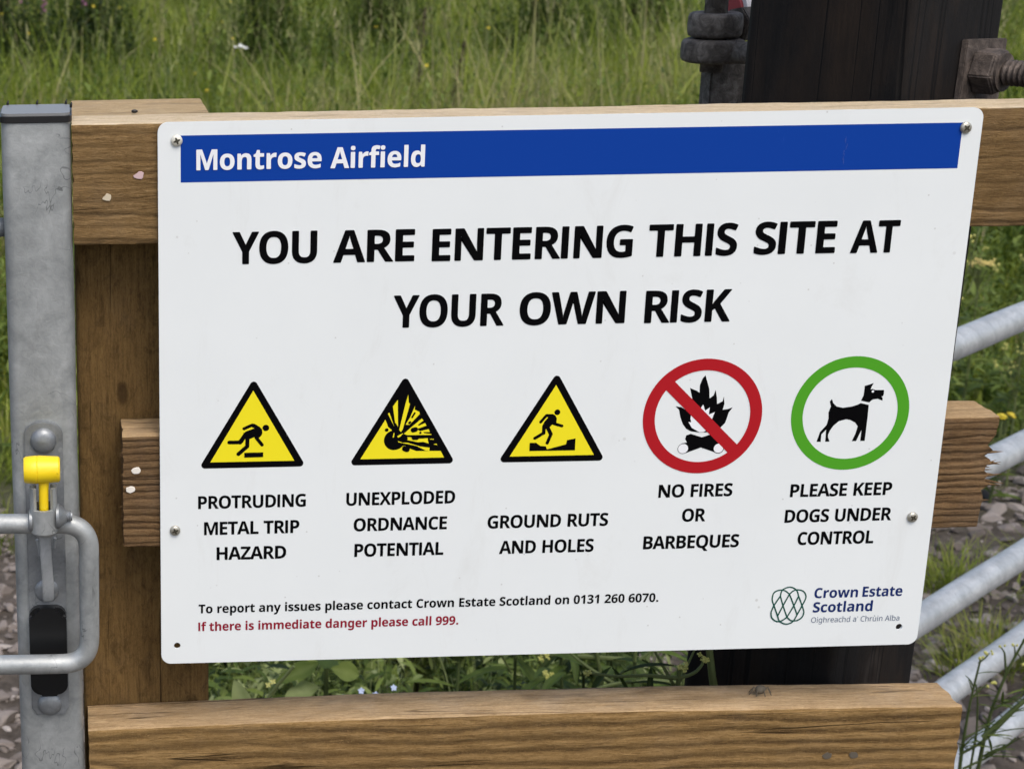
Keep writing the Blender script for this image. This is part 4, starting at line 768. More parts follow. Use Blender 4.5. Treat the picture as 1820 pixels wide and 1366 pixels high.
me = raw_mesh(V, F); bm = bmesh.new(); bm.from_mesh(me); bmesh.ops.remove_doubles(bm, verts=bm.verts, dist=1e-6); bmesh.ops.recalc_face_normals(bm, faces=bm.faces); bm.to_mesh(me); bm.free()
world_part("panel", me, m_panel, sign)

FONT = {}
for ln in GLYPHS.strip().split("\n"):
    key, rest = ln[:2], ln[3:]; adv, body = rest.split(" ", 1)
    FONT[key] = (int(adv), [[tuple(map(int, p.split(","))) for p in c.split()] for c in body.split(";")])
def soften(c, r):
    """take the hard tips off letter corners, as the cut vinyl has them"""
    out = []; n = len(c)
    for i in range(n):
        p, q, s = Vector(c[i - 1]), Vector(c[i]), Vector(c[(i + 1) % n]); a, b = p - q, s - q
        if a.length < 2 * r or b.length < 2 * r or a.angle(b) > R(150) or a.angle(b) < R(50): out.append(tuple(q)); continue
        u, v = q + a.normalized() * r, q + b.normalized() * r
        out += [tuple(u), tuple((u + v) * .25 + q * .5), tuple(v)]
    return out
def embolden(cs, e):
    """grow a glyph's outlines by e units"""
    area = [sum(c[i - 1][0] * c[i][1] - c[i][0] * c[i - 1][1] for i in range(len(c))) for c in cs]
    sg = 1 if max(area, key=abs) > 0 else -1; out = []
    for c in cs:
        c = soften(c, 11); n = len(c); r = []
        for i in range(n):
            a, b = Vector(c[i]) - Vector(c[i - 1]), Vector(c[(i + 1) % n]) - Vector(c[i])
            n1, n2 = Vector((a.y, -a.x)).normalized(), Vector((b.y, -b.x)).normalized(); m = n1 + n2
            m = m / max(m.length_squared / 2, .6); r.append(tuple(Vector(c[i]) + m * e * sg))
        out.append(r)
    return out
def text_contours(words, face, xl, xr, base, cap):
    pen = 0; out = []
    for ch in words:
        if ch == " ": pen += 190; continue
        if ch == ".": out.append([(pen + 45, 0), (pen + 150, 0), (pen + 150, 100), (pen + 45, 100)]); pen += 195; continue
        if ch == "'": out.append([(pen + 45, 480), (pen + 95, 480), (pen + 85, 330), (pen + 55, 330)]); pen += 130; continue
        adv, cs = FONT[face + ch]; out += [[(x + pen, y) for x, y in c] for c in embolden(cs, 4.0 if face == 'b' else 1.5)]
        pen += adv - (0 if face == 'r' else 30 if words.isupper() else 6)
    lo = min(p[0] for c in out for p in c); hi = max(p[0] for c in out for p in c); k = (xr - xl) / (hi - lo); v = cap / 480.0
    return [[(sx(xl + (x - lo) * k), sz(base + y * v)) for x, y in c] for c in out]
banner = Flat(-0.00010); banner.add([[(sx(16.3), sz(-43.2)), (sx(579.6), sz(-43.6)), (sx(579.6), sz(-10.6)), (sx(16.3), sz(-9.5))]], 'blue')
for k in range(14):                                           # pale scuff near the right end of the strip
    a, b = random.gauss(495.2, .7), random.uniform(-41, -22); h, w = random.uniform(.8, 3.2), random.uniform(.10, .28)
    banner.add([[(sx(a), sz(b)), (sx(a + w), sz(b + .2)), (sx(a + w + .2), sz(b + h)), (sx(a + .1), sz(b + h + .2))]], 'scuff')
banner = banner.build("banner", sign)
PART = {'headline': ("headline_line", sign), 'contact': ("contact_line", sign), 'danger': ("emergency_line", sign), 'title': ("title_lettering", banner)}
for key, (nm, par) in PART.items():
    rows = [w for w in LETTERING if w[0] == key]
    for lines in ((rows[:6], rows[6:]) if key == 'headline' else (rows,)):
        fl = Flat(-0.00022 if key != 'title' else -0.0006)
        for part, words, face, col, l, r, b, cap in lines: fl.add(text_contours(words, face, l, r, b, cap), 'crimson' if key == 'danger' else col)
        fl.build(nm, par)
caps = [w for w in LETTERING if w[0] == 'caption']
for grp in (caps[0:3], caps[3:6], caps[6:8], caps[8:11], caps[11:14]):
    fl = Flat(-0.00015)
    for part, words, face, col, l, r, b, cap in grp: fl.add(text_contours(words, face, l, r, b, cap), col)
    fl.build("caption", sign)
def hull(points):
    pts = sorted(set((round(x, 7), round(z, 7)) for x, z in points)); 
    def half(ps):
        h = []
        for p in ps:
            while len(h) > 1 and (h[-1][0] - h[-2][0]) * (p[1] - h[-2][1]) - (h[-1][1] - h[-2][1]) * (p[0] - h[-2][0]) <= 0: h.pop()
            h.append(p)
        return h
    return half(pts)[:-1] + half(pts[::-1])[:-1]
def pen_line(pts, r):
    """smooth thin stroke as a row of overlapping quads' outline"""
    P = [Vector(p) for p in pts]
    S = []
    for i in range(len(P) - 1):
        p0, p1, p2, p3 = P[max(i - 1, 0)], P[i], P[i + 1], P[min(i + 2, len(P) - 1)]
        for k in range(8):
            t = k / 8; S.append(.5 * ((2 * p1) + (p2 - p0) * t + (2 * p0 - 5 * p1 + 4 * p2 - p3) * t * t + (3 * p1 - p0 - 3 * p2 + p3) * t ** 3))
    S.append(P[-1]); L = []; Rr = []
    for i, s in enumerate(S):
        d = (S[min(i + 1, len(S) - 1)] - S[max(i - 1, 0)]).normalized(); nn = Vector((-d.y, d.x)) * r
        L.append(tuple(s + nn)); Rr.append(tuple(s - nn))
    return L + Rr[::-1]
def draw(fl, items):
    for kind, col, d in items:
        if kind == 'P': fl.add([[(sx(x), sz(z)) for x, z in d]], col)
        elif kind == 'C':
            (x0, z0), (x1, z1), r = d
            fl.add([[(sx(x), sz(z)) for x, z in hull(circle(x0, z0, r, 28) + circle(x1, z1, r, 28))]], col)
        elif kind == 'T':
            r = d[3]; fl.add([[(sx(x), sz(z)) for x, z in hull(sum((circle(x, z, r, 36) for x, z in d[:3]), []))]], col)
        elif kind == 'R':
            x, z, ro, ri = d; fl.add([[(sx(a), sz(b)) for a, b in circle(x, z, ro, 96)], [(sx(a), sz(b)) for a, b in circle(x, z, ri, 96)]], col)
        elif kind == 'L': fl.add([[(sx(x), sz(z)) for x, z in pen_line(d, .56)]], col)
for key in ('trip', 'explosion', 'rut', 'fire', 'dog'):
    fl = Flat(-0.00010); draw(fl, PICTOGRAMS[key])
    p = fl.build("pictogram", sign)
    p["label"] = {'trip': "yellow triangle of a person tripping over a step", 'explosion': "yellow triangle of an exploding bomb", 'rut': "yellow triangle of a person stepping into a hole",
                  'fire': "red prohibition ring over a campfire", 'dog': "green ring around a black dog"}[key]
fl = Flat(-0.00010); draw(fl, PICTOGRAMS['knot']); logo = fl.build("logo_emblem", sign)
fl = Flat(-0.00015)
for part, words, face, col, l, r, b, cap in LETTERING:
    if part == 'logo': fl.add(text_contours(words, face, l, r, b, cap), col)
fl.build("logo_lettering", sign)

def screw(x, z, mat, rot, r=0.0042):
    bm = bmesh.new(); c = (sx(x), -0.0004, sz(z))
    add_lathe(bm, c, (0, -1, 0), [(0, r), (.0006, r), (.0013, r * .9), (.0019, r * .6), (.0020, .0001)], 28, 0, cap=False)
    for k in range(2):                                        # cross recess
        a = rot + k * PI / 2; d = Vector((math.cos(a), 0, math.sin(a))); w = Vector((-d.z, 0, d.x))
        for s in (1, -1):
            q = [Vector(c) + d * s * .0001 + w * .0010, Vector(c) + d * s * r * .60 + w * .0004, Vector(c) + d * s * r * .60 - w * .0004, Vector(c) + d * s * .0001 - w * .0010]
            for p in q: p.y = -0.00255 - .00003 * k - .00001 * s
            f = bm.faces.new([bm.verts.new(p) for p in q]); f.material_index = 1
    o = world_part("screw", bm_mesh(bm), [mat, m_recess], sign, smooth=True); return o
screw(13.5, -13.0, m_screw_pale, .35)["label"] = "pale cross head screw"
screw(581.9, -14.3, m_screw, .8); screw(11.0, -309.3, m_screw, .4, .0040); screw(578.0, -312.9, m_screw, 1.0, .0041)

# ------------------------------------------------------------------ dark timber gate post with its hinge hardware
TH = R(36); N1 = Vector((math.sin(TH), -math.cos(TH), 0)); N2 = Vector((-math.cos(TH), -math.sin(TH), 0)); ZV = Vector((0, 0, 1))
PC = Vector((0.575, 0.1530, 0)); PH = 0.069
gp = thing("gate_post", "thick black creosoted timber gate post standing behind the right half of the notice", "post", (PC.x, PC.y, 0))
def post_section(bm, z0, z1, h, e):
    pass
prof = []
for p in rrect(-PH, -PH, PH, PH, .006, 3): prof.append(p)
dens = []
for i in range(len(prof)):
    p, q = Vector(prof[i]), Vector(prof[(i + 1) % len(prof)]); k = max(1, int((q - p).length / .006))
    dens += [p + (q - p) * j / k for j in range(k)]
V = []; F = []; zs = np.arange(-0.1, 1.66, .012)
for zi, z in enumerate(zs):
    for p in dens:
        g = noise.noise(Vector((p.x * 90, p.y * 90, z * 2.2)))
        ck = max(0, .06 - abs(noise.noise(Vector((p.x * 38, p.y * 38, z * .9 + 4))))) / .06
        s = 1 + .006 * g - .02 * ck
        w = N1 * p.x * s + N2 * p.y * s
        lean = (z - 1.2) * .010
        V.append((PC.x + w.x + lean, PC.y + w.y, z))
k = len(dens)
for i in range(len(zs) - 1):
    for j in range(k): F.append((i * k + j, i * k + (j + 1) % k, (i + 1) * k + (j + 1) % k, (i + 1) * k + j))
F.append(list(range(k))[::-1]); F.append([(len(zs) - 1) * k + j for j in range(k)])
me = raw_mesh(V, F); bm = bmesh.new(); bm.from_mesh(me); bmesh.ops.recalc_face_normals(bm, faces=bm.faces); bm.to_mesh(me); bm.free()
world_part("timber", smooth_by_angle(me, 60), m_creo, gp)
def loc(u, v, z): return PC + N1 * u + N2 * v + ZV * z           # u out of the right face, v out of the left face
BU, BZ = -0.0310, 1.3130                                       # bolt line: v offset, height
bm = bmesh.new()                                              # square bearing plate, hung slightly askew
c = [loc(PH + d, v, z) for d in (.0012, .0062) for z in (1.245, 1.3365) for v in (-.0065, -.0690)]
vs = [bm.verts.new(Matrix.Rotation(R(-3), 3, N1) @ (p - loc(PH, -.035, 1.30)) + loc(PH, -.035, 1.30)) for p in c]
for q in ((0, 1, 3, 2), (4, 6, 7, 5), (0, 4, 5, 1), (2, 3, 7, 6), (0, 2, 6, 4), (1, 5, 7, 3)): bm.faces.new([vs[i] for i in q])
bmesh.ops.recalc_face_normals(bm, faces=bm.faces); bmesh.ops.bevel(bm, geom=bm.edges[:], offset=.0008, segments=2, affect='EDGES')
world_part("bearing_plate", bm_mesh(bm), m_rust, gp)
def hex_nut(o, axis, t, r, mat, name="nut", spin=0.2):
    bm = bmesh.new(); d, u, w = frame_of(axis); u2 = u * math.cos(spin) + w * math.sin(spin)
    add_lathe(bm, o, axis, [(0, r), (t * .86, r), (t, r * .84)], 6, u0=u2); 
    bmesh.ops.bevel(bm, geom=[e for e in bm.edges], offset=.0011, segments=2, affect='EDGES')
    add_lathe(bm, Vector(o) + d * (t * .9), axis, [(0, r * .8), (t * .16, r * .8)], 24)
    return world_part(name, smooth_by_angle(bm_mesh(bm), 40), mat, gp)
hex_nut(loc(PH + .0064, BU, BZ), N1, .019, .0185, m_rust, spin=.5)
bm = bmesh.new()
prof = [(0, .0078)]
for i in range(28):
    t0 = .003 + i * .0042; prof += [(t0, .0072), (t0 + .0012, .0099), (t0 + .0024, .0101), (t0 + .0036, .0072)]
add_lathe(bm, loc(PH + .020, BU, BZ), N1, prof, 24)
world_part("threaded_rod", bm_mesh(bm), m_rust, gp, smooth=True)
# eye of the same bolt at the far side of the post, the second eye resting on it and the pin through both
def eye(name, c, ro, ri, h, toward, L, mat, par=gp):
    bm = bmesh.new(); n = 40; m = 14; rings = []
    R0, rr = (ro + ri) / 2, (ro - ri) / 2
    for i in range(n):
        a = 2 * PI * i / n; o = Vector(c) + Vector((math.cos(a), math.sin(a), 0)) * R0; ring = []
        for j in range(m):
            b = 2 * PI * j / m; cx, cz = math.cos(b), math.sin(b)
            cx = math.copysign(abs(cx) ** .55, cx); cz = math.copysign(abs(cz) ** .55, cz)
            ring.append(bm.verts.new(o + Vector((math.cos(a), math.sin(a), 0)) * rr * cx + ZV * h / 2 * cz))
        rings.append(ring)
    for i in range(n):
        A, B = rings[i], rings[(i + 1) % n]
        for j in range(m): bm.faces.new((A[j], B[j], B[(j + 1) % m], A[(j + 1) % m]))
    t = Vector(toward).normalized()
    add_tube(bm, [Vector(c) + t * (R0), Vector(c) + t * (R0 + L * .35), Vector(c) + t * (R0 + L)], [h * .49, h * .46, h * .46], 18)
    bmesh.ops.recalc_face_normals(bm, faces=bm.faces)
    return world_part(name, bm_mesh(bm), mat, par, smooth=True)
EC = loc(-.157, -.048, 0); EX, EY = EC.x - .0155, EC.y - .003
eye("eye_bolt", (EX, EY, 1.3110), .0275, .0105, .0205, N1, .075, m_iron)
eye("eye_bolt", (EX + .001, EY + .002, 1.3330), .0235, .0105, .0215, (1, .45, 0), .018, m_iron)
bm = bmesh.new(); add_lathe(bm, (EX, EY, 1.302), ZV, [(-.01, .0099), (.17, .0099)], 24); world_part("hinge_pin", bm_mesh(bm), m_iron, gp, smooth=True)
hex_nut((EX + .0235, EY + .012, 1.3315), (1, .45, 0), .014, .0165, m_iron, spin=.1)
bm = bmesh.new(); add_lathe(bm, (EX + .023, EY + .040, 1.3400), (1, .45, 0), [(0, .0195), (.001, .0205), (.027, .0205)], 36, 0); add_lathe(bm, (EX + .025, EY + .041, 1.3405), (1, .45, 0), [(0, .0245), (.022, .0245)], 36, 1)
world_part("collar", bm_mesh(bm), [m_redpl, m_whitepl], gp, smooth=False)["label"] = "red and white plastic collar"
bm = bmesh.new(); b0 = Vector((EX + .003, EY + .006, 0)); vs = []
for z in (0.95, 1.2995):
    for dx, dy in ((0, 0), (.040, .012), (.036, .030), (-.004, .018)): vs.append(bm.verts.new((b0.x + dx, b0.y + dy, z)))
for q in ((0, 3, 2, 1), (4, 5, 6, 7), (0, 1, 5, 4), (1, 2, 6, 5), (2, 3, 7, 6), (3, 0, 4, 7)): bm.faces.new([vs[i] for i in q])
bmesh.ops.bevel(bm, geom=bm.edges[:], offset=.0015, segments=2, affect='EDGES')
world_part("hanging_bar", bm_mesh(bm), m_iron, gp)

# ------------------------------------------------------------------ galvanised box section post with striker plate
sp = thing("steel_post", "square galvanised steel gate post with a dark cap and a bolted striker plate", "post", (-0.086, 0.026, 0))
bm = bmesh.new()
tube = [(x, y) for x, y in rrect(-.1112, .0005, -.0616, .0505, .0075, 6)]
rings = []
for z in list(np.linspace(-.1, 1.2985, 60)) + [1.3003, 1.3010]:
    o = .0006 if z > 1.29 else 0; rings.append([bm.verts.new((x + .00035 * noise.noise(Vector((x * 60, z * 30, 1))), y + .00035 * noise.noise(Vector((x * 60, z * 30, 8))), z)) for x, y in tube])
for A, B in zip(rings, rings[1:]):
    k = len(A)
    for j in range(k): bm.faces.new((A[j], A[(j + 1) % k], B[(j + 1) % k], B[j]))
bm.faces.new(rings[-1]); bm.faces.new(rings[0][::-1])
world_part("box_tube", smooth_by_angle(bm_mesh(bm), 40), m_galv, sp)
bm = bmesh.new(); 
def slab(bm, pts, z0, z1, inset=0):
    B = [bm.verts.new((x, y, z0)) for x, y in pts]; T = [bm.verts.new((x, y, z1)) for x, y in pts]; k = len(pts)
    bm.faces.new(B[::-1]); bm.faces.new(T)
    for j in range(k): bm.faces.new((B[j], B[(j + 1) % k], T[(j + 1) % k], T[j]))
slab(bm, rrect(-.1122, -.0004, -.0606, .0514, .006, 5), 1.3014, 1.3058)
k0 = len(bm.faces); slab(bm, rrect(-.1108, .0012, -.0620, .0500, .006, 5), 1.3059, 1.3078)
bm.faces.ensure_lookup_table()
for f in bm.faces[k0:]: f.material_index = 1
bmesh.ops.bevel(bm, geom=[e for e in bm.edges if len(e.link_faces) == 2 and e.calc_face_angle() > 1.2], offset=.0007, segments=2, affect='EDGES')
cap = world_part("cap", bm_mesh(bm), [m_cap, m_capgrey], sp)
bm = bmesh.new()
for x, y in ((-.1075, .049), (-.086, .0492), (-.0648, .0485), (-.0612, .034)):
    add_tube(bm, [(x, y, 1.3072), (x + .0003, y, 1.3095), (x + .0008, y + .0003, 1.3112)], [.0010, .0009, .0003], 7)
world_part("moulding_nib", bm_mesh(bm), m_rubber, cap)
bm = bmesh.new()
pl = [(-.1015, .846)] + [(-.1015, 1.070)] + [(-.1015 + .0145 * (1 - math.cos(R(180 * i / 12))), 1.070 + .0105 * math.sin(R(180 * i / 12))) for i in range(1, 12)] + [(-.0725, 1.070), (-.0725, .846), (-.0760, .8400), (-.0980, .8400)]
add_prism(bm, pl[::-1], -.0026, .0002); bmesh.ops.recalc_face_normals(bm, faces=bm.faces)
bmesh.ops.bevel(bm, geom=[e for e in bm.edges if max(v.co.y for v in e.verts) < -.002], offset=.0008, segments=2, affect='EDGES')
plate = world_part("striker_plate", bm_mesh(bm), m_galv_dark, sp)
for x, z, r, h in ((-.0870, 1.0655, .0098, .0055), (-.0875, .9450, .0095, .003), (-.0876, .8494, .0095, .004)):
    bm = bmesh.new(); add_lathe(bm, (x, -.0026, z), (0, -1, 0), [(0, r)] + [(h * math.sin(a), r * math.cos(a)) for a in [R(15 * i) for i in range(1, 6)]] + [(h, .0002)], 32, cap=False)
    world_part("bolt_head", bm_mesh(bm), m_galv_dark, sp, smooth=True)
bm = bmesh.new(); add_prism(bm, rrect(-.1015, .8600, -.0730, .9335, .0085, 8), -.0105, -.0024)
bmesh.ops.bevel(bm, geom=[e for e in bm.edges if max(v.co.y for v in e.verts) < -.01], offset=.0028, segments=4, affect='EDGES')
world_part("rubber_buffer", smooth_by_angle(bm_mesh(bm), 50), m_rubber, sp)
bm = bmesh.new(); add_tube(bm, [(-.112, .03, 1.221), (-.1215, .028, 1.2205)], .007, 14); add_tube(bm, [(-.1215, .028, 1.2205), (-.130, .027, 1.220)], .0045, 12)
world_part("side_bolt", bm_mesh(bm), m_galv_dark, sp, smooth=True)

# ------------------------------------------------------------------ latch of the gate to the left
lt = thing("gate_latch", "galvanised D shaped gate latch loop with a yellow plastic thumb lever", "gate latch", (-0.12, -0.03, 0.9))
Y = -.030
bm = bmesh.new(); add_tube(bm, round_path([(-.34, Y, 1.0155), (-.0545, Y, 1.0095), (-.0560, Y, .8965), (-.34, Y, .8985)], .021, 12), .0074, 24)
world_part("handle_loop", bm_mesh(bm), m_galv, lt, smooth=True)
# slotted sleeve
bm = bmesh.new(); c = (-.0874, -.0395); prof = []
n = 36; zt = 1.0430; zs_ = 1.0330; zb = 1.0085; ro, ri = .0100, .0072
ring = {}
for lvl, z in enumerate((zb, zs_ - .004)):
    for r_ in (ro, ri): ring[(lvl, r_)] = [bm.verts.new((c[0] + r_ * math.cos(2 * PI * k / n), c[1] + r_ * math.sin(2 * PI * k / n), z + (0 if lvl == 0 else -.0025 * (math.sin(2 * PI * k / n) < -.3)))) for k in range(n)]
for k in range(n):
    k2 = (k + 1) % n
    bm.faces.new((ring[(0, ro)][k], ring[(0, ro)][k2], ring[(1, ro)][k2], ring[(1, ro)][k])); bm.faces.new((ring[(0, ri)][k2], ring[(0, ri)][k], ring[(1, ri)][k], ring[(1, ri)][k2]))
    bm.faces.new((ring[(1, ro)][k], ring[(1, ro)][k2], ring[(1, ri)][k2], ring[(1, ri)][k])); bm.faces.new((ring[(0, ro)][k2], ring[(0, ro)][k], ring[(0, ri)][k], ring[(0, ri)][k2]))
for a0, a1 in ((R(-45), R(45)), (R(135), R(225))):             # two cheeks either side of the slot
    ks = [a0 + (a1 - a0) * i / 8 for i in range(9)]
    L = {}
    for nm, r_, z in (('ob', ro, zs_ - .0065), ('ot', ro, zt), ('ib', ri, zs_ - .0065), ('it', ri, zt)):
        L[nm] = [bm.verts.new((c[0] + r_ * math.cos(a), c[1] + r_ * math.sin(a), z)) for a in ks]
    for i in range(8):
        bm.faces.new((L['ob'][i], L['ob'][i + 1], L['ot'][i + 1], L['ot'][i])); bm.faces.new((L['ib'][i + 1], L['ib'][i], L['it'][i], L['it'][i + 1])); bm.faces.new((L['ot'][i], L['ot'][i + 1], L['it'][i + 1], L['it'][i]))
    for i in (0, 8): bm.faces.new((L['ob'][i], L['ot'][i], L['it'][i], L['ib'][i]))
add_lathe(bm, (c[0], c[1], zb - .0035), ZV, [(0, .0062), (.0030, .0096), (.0040, .0098)], n)
bmesh.ops.recalc_face_normals(bm, faces=bm.faces)
sleeve = world_part("sleeve", smooth_by_angle(bm_mesh(bm), 40), m_galv, lt)
bm = bmesh.new(); add_lathe(bm, (-.0785, -.0390, 1.0195), (1, 0, -.02), [(0, .0092), (.0020, .0092), (.0075, .0048), (.0078, .0040), (.0086, .0043), (.0094, .0038), (.0102, .0042), (.0110, .0036), (.0118, .0036)], 26)
world_part("cone_bolt", smooth_by_angle(bm_mesh(bm), 35), m_galv_dark, lt)
bm = bmesh.new(); add_lathe(bm, (-.0958, -.0380, 1.0160), (-1, 0, 0), [(0, .0085), (.0022, .0085), (.0030, .0070)], 24); world_part("washer", smooth_by_angle(bm_mesh(bm), 35), m_galv_dark, lt)
bm = bmesh.new()                                               # yellow T shaped thumb lever
add_lathe(bm, (-.1010, -.0400, 1.0560), (1, 0, 0), [(0, .0088), (.0012, .0097), (.0088, .0103), (.0094, .0102), (.0098, .0099), (.0100, .0103), (.0120, .0103), (.0250, .0094), (.0262, .0083)], 36)
add_tube(bm, [(-.0866, -.0400, 1.0500), (-.0870, -.0412, 1.0400), (-.0872, -.0415, 1.0285), (-.0872, -.0400, 1.0210)], [.0040, .0036, .0035, .0035], 16)
world_part("thumb_lever", smooth_by_angle(bm_mesh(bm), 35), m_yellow, lt)
bm = bmesh.new()                                               # flat hanging tongue
path = [(-.0876, -.0200, 1.0040), (-.0874, -.0190, .9880), (-.0866, -.0180, .9700), (-.0860, -.0170, .9560), (-.0862, -.0150, .9440), (-.0863, -.0110, .9400)]
sec = [[bm.verts.new((x + sx_ * .0042, y + sy_ * .0022, z)) for sx_, sy_ in ((-1, -1), (1, -1), (1, 1), (-1, 1))] for x, y, z in path]
for A, B in zip(sec, sec[1:]):
    for j in range(4): bm.faces.new((A[j], A[(j + 1) % 4], B[(j + 1) % 4], B[j]))
bm.faces.new(sec[0]); bm.faces.new(sec[-1][::-1]); bmesh.ops.recalc_face_normals(bm, faces=bm.faces)
bmesh.ops.bevel(bm, geom=bm.edges[:], offset=.0008, segments=2, affect='EDGES')
add_tube(bm, [(-.0935, -.0140, .9915), (-.0925, -.0135, .9860), (-.0915, -.0130, .9780)], [.0013, .0011, .0008], 8); add_tube(bm, [(-.0800, -.0140, .9925), (-.0808, -.0130, .9840)], [.0014, .0009], 8)
world_part("tongue", smooth_by_angle(bm_mesh(bm), 40), m_galv_light, lt)

# ------------------------------------------------------------------ tubular field gate running away to the right
GD = Vector((0.752, 0.659, 0)).normalized()
STILE = Vector((1.2452, 1.1363, 0)) - GD * .36
fg = thing("field_gate", "bright galvanised tubular field gate swinging away to the right", "gate", (0.95, 0.85, 0))
for px, y0, z in ((1.1939, 1.0913, 1.0367), (1.2452, 1.1363, .8203), (1.2965, 1.1813, .6041), (1.3437, 1.2226, .405), (1.3823, 1.2565, .2423), (1.4197, 1.2892, .0848)):
    bm = bmesh.new(); p = Vector((px, y0, z)); s0 = (p - STILE).dot(GD)
    a = Vector((STILE.x, STILE.y, z + .0215 * s0)); b = a + GD * 2.96 - Vector((0, 0, .0215 * 2.96))
    n = 50; add_tube(bm, [a + (b - a) * i / n + Vector((0, 0, .0006 * math.sin(i * 1.1))) for i in range(n + 1)], .0208, 28)
    world_part("bar", bm_mesh(bm), m_galv_light, fg, smooth=True)
for nm, s in (("hanging_stile", -.36), ("closing_stile", 2.6)):
    bm = bmesh.new(); c0 = Vector((1.2452, 1.1363, .05)) + GD * s; c1 = Vector((1.2452, 1.1363, 1.08)) + GD * s
    add_tube(bm, [c0, c1], .0215, 24); world_part(nm, bm_mesh(bm), m_galv_light, fg, smooth=True)

# ------------------------------------------------------------------ single plants
class Leafy:
    def __init__(s): s.v = []; s.f = []; s.t = []
    def leaf(s, base, d, L, W, curl=.3, teeth=0, tint=.5, up=(0, 0, 1), belly=.45, fold=.25, tip=1.0):
        d = Vector(d).normalized(); side = d.cross(Vector(up)); 
        side = side.normalized() if side.length > .05 else d.orthogonal().normalized(); n = side.cross(d).normalized()
        nl, o = 9, len(s.v); p = Vector(base); dd = d.copy()
        for i in range(nl + 1):
            t = i / nl; w = W * .5 * max(0.03, (math.sin(PI * t ** (math.log(.5) / math.log(belly)))) ** .8) * (1 if t < 1 else .05)
            if teeth: w *= 1 + .16 * math.sin(t * teeth * 2 * PI)
            for j, c in enumerate((-1, -.5, 0, .5, 1)):
                s.v.append(p + side * w * c + n * (abs(c) * w * fold - (.02 * L if c == 0 else 0)) + n * .004 * L * noise.noise(Vector((o + i, j * 2.0, 0))) * 6); s.t.append(min(1, max(0, tint + (.06 if c == 0 else 0) + random.gauss(0, .03))))
            dd = (dd - n * curl / nl).normalized(); n = side.cross(dd).normalized(); p = p + dd * (L / nl)
        for i in range(nl):
            for j in range(4): s.f.append((o + i * 5 + j, o + i * 5 + j + 1, o + (i + 1) * 5 + j + 1, o + (i + 1) * 5 + j))
    def build(s, name, mat, parent): return world_part(name, raw_mesh(s.v, s.f, s.t), mat, parent, smooth=True)
def stem_mesh(paths, tint=.5):
    bm = bmesh.new()
    for pts, r0, r1 in paths:
        n = len(pts); P = round_path(pts, min((Vector(a) - Vector(b)).length for a, b in zip(pts, pts[1:])) * .4, 4) if n > 2 else pts
        m = len(P); add_tube(bm, P, [r0 + (r1 - r0) * i / (m - 1) for i in range(m)], 7)
    me = bm_mesh(bm); a = me.attributes.new("tint", 'FLOAT', 'POINT'); a.data.foreach_set("value", np.full(len(me.vertices), tint, np.float32)); return me
def floret(bm, c, r, petals, facing, mi=0, droop=.1):
    d, u, w = frame_of(facing); c = Vector(c)
    for k in range(petals):
        a = 2 * PI * (k + random.uniform(-.1, .1)) / petals; e = u * math.cos(a) + w * math.sin(a); t = u * -math.sin(a) + w * math.cos(a)
        q = [c, c + e * r * .55 + t * r * .38 + d * r * droop, c + e * r + d * r * droop * .3, c + e * r * .55 - t * r * .38 + d * r * droop]
        bm.faces.new([bm.verts.new(x) for x in q]).material_index = mi
    return bm
def bud(bm, c, r, axis=(0, 0, 1), mi=0):
    add_lathe(bm, c, axis, [(0, r * .3), (r * .5, r * .85), (r * 1.2, r), (r * 2.0, r * .7), (r * 2.5, r * .2)], 8, mi)

def plant(name, label, cat, base, group=None): return thing(name, label, cat, base, group)

# --- behind the fence, seen in the gap under the notice
p = plant("dock_plant", "weed with long pale green spoon shaped leaves beside the left timber post", "weed", (.150, .70, gz(.15, .70)))
x, y, z = p.location
world_part("stem", stem_mesh([([(x, y, z), (x - .004, y, .25), (x - .008, y - .01, .485)], .005, .003), ([(x - .006, y, .42), (.165, .69, .50), (.195, .68, .545)], .0036, .002)], .8), m_stem, p)
L = Leafy(); b = Vector((x - .008, y - .012, .47))
L.leaf(b, (-.32, -.1, 1), .058, .024, .25, 0, .92, up=(0, -1, .2)); L.leaf(b + Vector((0, 0, -.01)), (.75, -.2, .55), .07, .02, .5, 0, .7, up=(0, -1, .4))
for k in range(16):
    a = 2 * PI * k / 16 * 2.4; L.leaf((x, y, z + .10 + .022 * k), (math.cos(a), math.sin(a) * .7 - .15, random.uniform(.1, .7)), random.uniform(.05, .08), random.uniform(.014, .024), .7, 0, random.uniform(.3, .6))
for k in range(9): L.leaf((x - .05 + random.uniform(-.03, .02), y + random.uniform(0, .05), random.uniform(.36, .46)), (random.uniform(-.6, .5), -.3, random.uniform(.3, 1)), random.uniform(.05, .09), random.uniform(.016, .028), .5, 0, random.uniform(.2, .5))
L.build("leaves", m_leaf, p)
bm = bmesh.new()
for dx, dz in ((.014, .026), (.020, .030)): floret(bm, (x + dx, y - .02, .495 + dz), .004, 4, (0, -.8, .6))
world_part("flowers", bm_mesh(bm), m_petal_pale, p)

